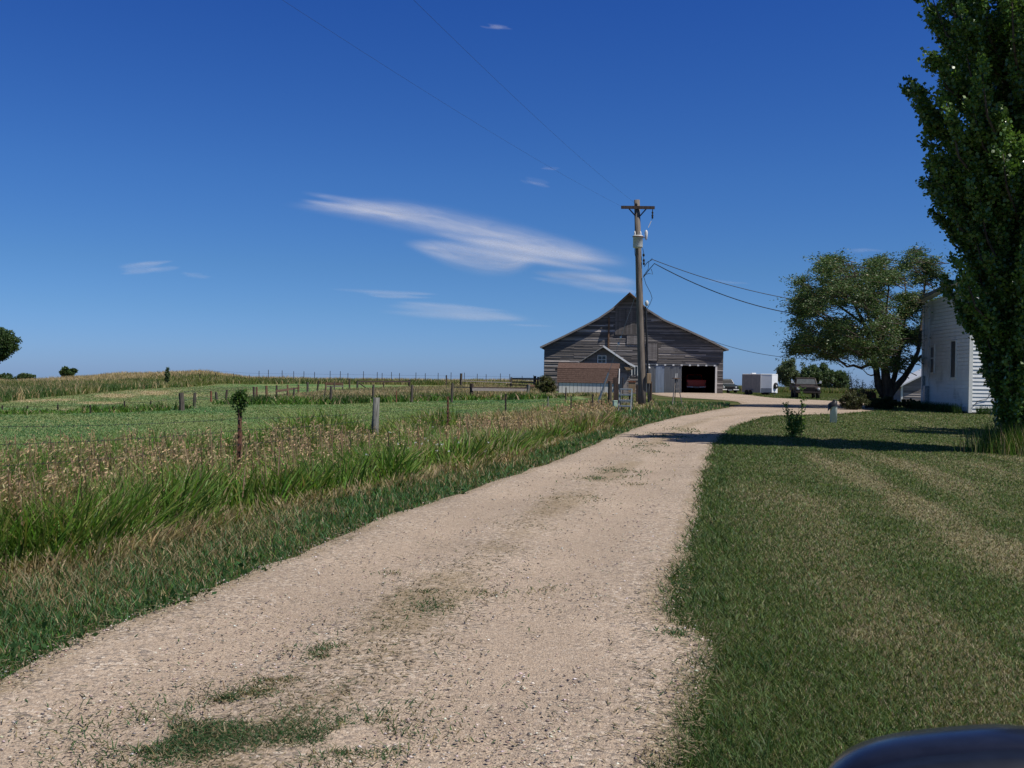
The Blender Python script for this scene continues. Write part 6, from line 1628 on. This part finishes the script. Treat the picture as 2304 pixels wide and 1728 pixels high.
cloud('small curling cloud puff low over the left pasture', wisps(345, 602, 110, 24, 7, .22, 7, -.08) + wisps(460, 620, 90, 10, 3, .12, 8, .10), 3000, 5)
cloud('tiny white cloud wisp high above the barn', wisps(1118, 63, 52, 15, 5, .17, 9, .12), 3000, 6)
cloud('tiny faint cloud flecks between the big streak and the upper sky', wisps(1203, 412, 56, 18, 4, .13, 10, .2) + wisps(1236, 380, 36, 6, 3, .11, 11, .06), 3000, 7)
cloud('faint smudge of cloud above the elm crown', wisps(1943, 560, 70, 14, 4, .11, 12, .03), 3000, 8)
cloud('dim cloud trace in front of the service wires', wisps(1640, 633, 90, 12, 3, .09, 13, .08), 2800, 9)

# ------------------------------------------------------------------ light and sky
SUN_EL = R(56); SH = np.array((-.875, .484)); SH /= np.linalg.norm(SH)
to_sun = Vector((-SH[0] * math.cos(SUN_EL), -SH[1] * math.cos(SUN_EL), math.sin(SUN_EL)))
sd = bpy.data.lights.new('sun', 'SUN'); sd.energy = 4.9; sd.angle = R(.5); sd.color = (1, .955, .88)
so = bpy.data.objects.new('sun', sd); COL.objects.link(so); so.rotation_euler = to_sun.to_track_quat('Z', 'Y').to_euler(); so.location = (40, -20, 60)
w = bpy.data.worlds.new('World'); scene.world = w; w.use_nodes = True
nt = w.node_tree; nt.nodes.clear()
out = N(nt, 'ShaderNodeOutputWorld'); bg = N(nt, 'ShaderNodeBackground', i_Strength=.123)
sky = N(nt, 'ShaderNodeTexSky', sky_type='NISHITA', sun_disc=False, sun_elevation=SUN_EL, sun_rotation=math.atan2(to_sun.x, to_sun.y),
        altitude=900, air_density=1.0, dust_density=.35, ozone_density=2.6)
hs = N(nt, 'ShaderNodeHueSaturation', i_Saturation=1.12, i_Value=1.0)
L(nt, sky.outputs[0], hs.inputs['Color'])
# deep, dry-air blue: tint of the sky by elevation
tc = N(nt, 'ShaderNodeTexCoord'); sx = N(nt, 'ShaderNodeSeparateXYZ'); L(nt, tc.outputs['Generated'], sx.inputs[0])
rp = N(nt, 'ShaderNodeValToRGB'); e = rp.color_ramp.elements
e[0].position = 0; e[0].color = rgb(.25, .40, .86); e[1].position = 1; e[1].color = rgb(.42, .42, .42)
for p_, c_ in ((.022, (.26, .42, .84)), (.06, (.255, .42, .74)), (.103, (.25, .42, .69)), (.187, (.235, .425, .73)), (.342, (.17, .365, .77)), (.46, (.23, .36, .56))):
    n_ = e.new(p_); n_.color = rgb(*c_)
L(nt, sx.outputs[2], rp.inputs[0])
mu = N(nt, 'ShaderNodeMixRGB', blend_type='MULTIPLY'); mu.inputs[0].default_value = 1
L(nt, hs.outputs[0], mu.inputs[1]); L(nt, rp.outputs[0], mu.inputs[2]); L(nt, mu.outputs[0], bg.inputs[0]); L(nt, bg.outputs[0], out.inputs[0])
vs = scene.view_settings
scene.display_settings.display_device = 'sRGB'
vs.view_transform = 'Standard'; vs.look = 'None'; vs.exposure = 0; vs.gamma = 1; vs.use_curve_mapping = False
cd.dof.use_dof = True; cd.dof.focus_distance = 16; cd.dof.aperture_fstop = 18
scene.cycles.max_bounces = 6; scene.cycles.transparent_max_bounces = 12
scene.cycles.use_denoising = True
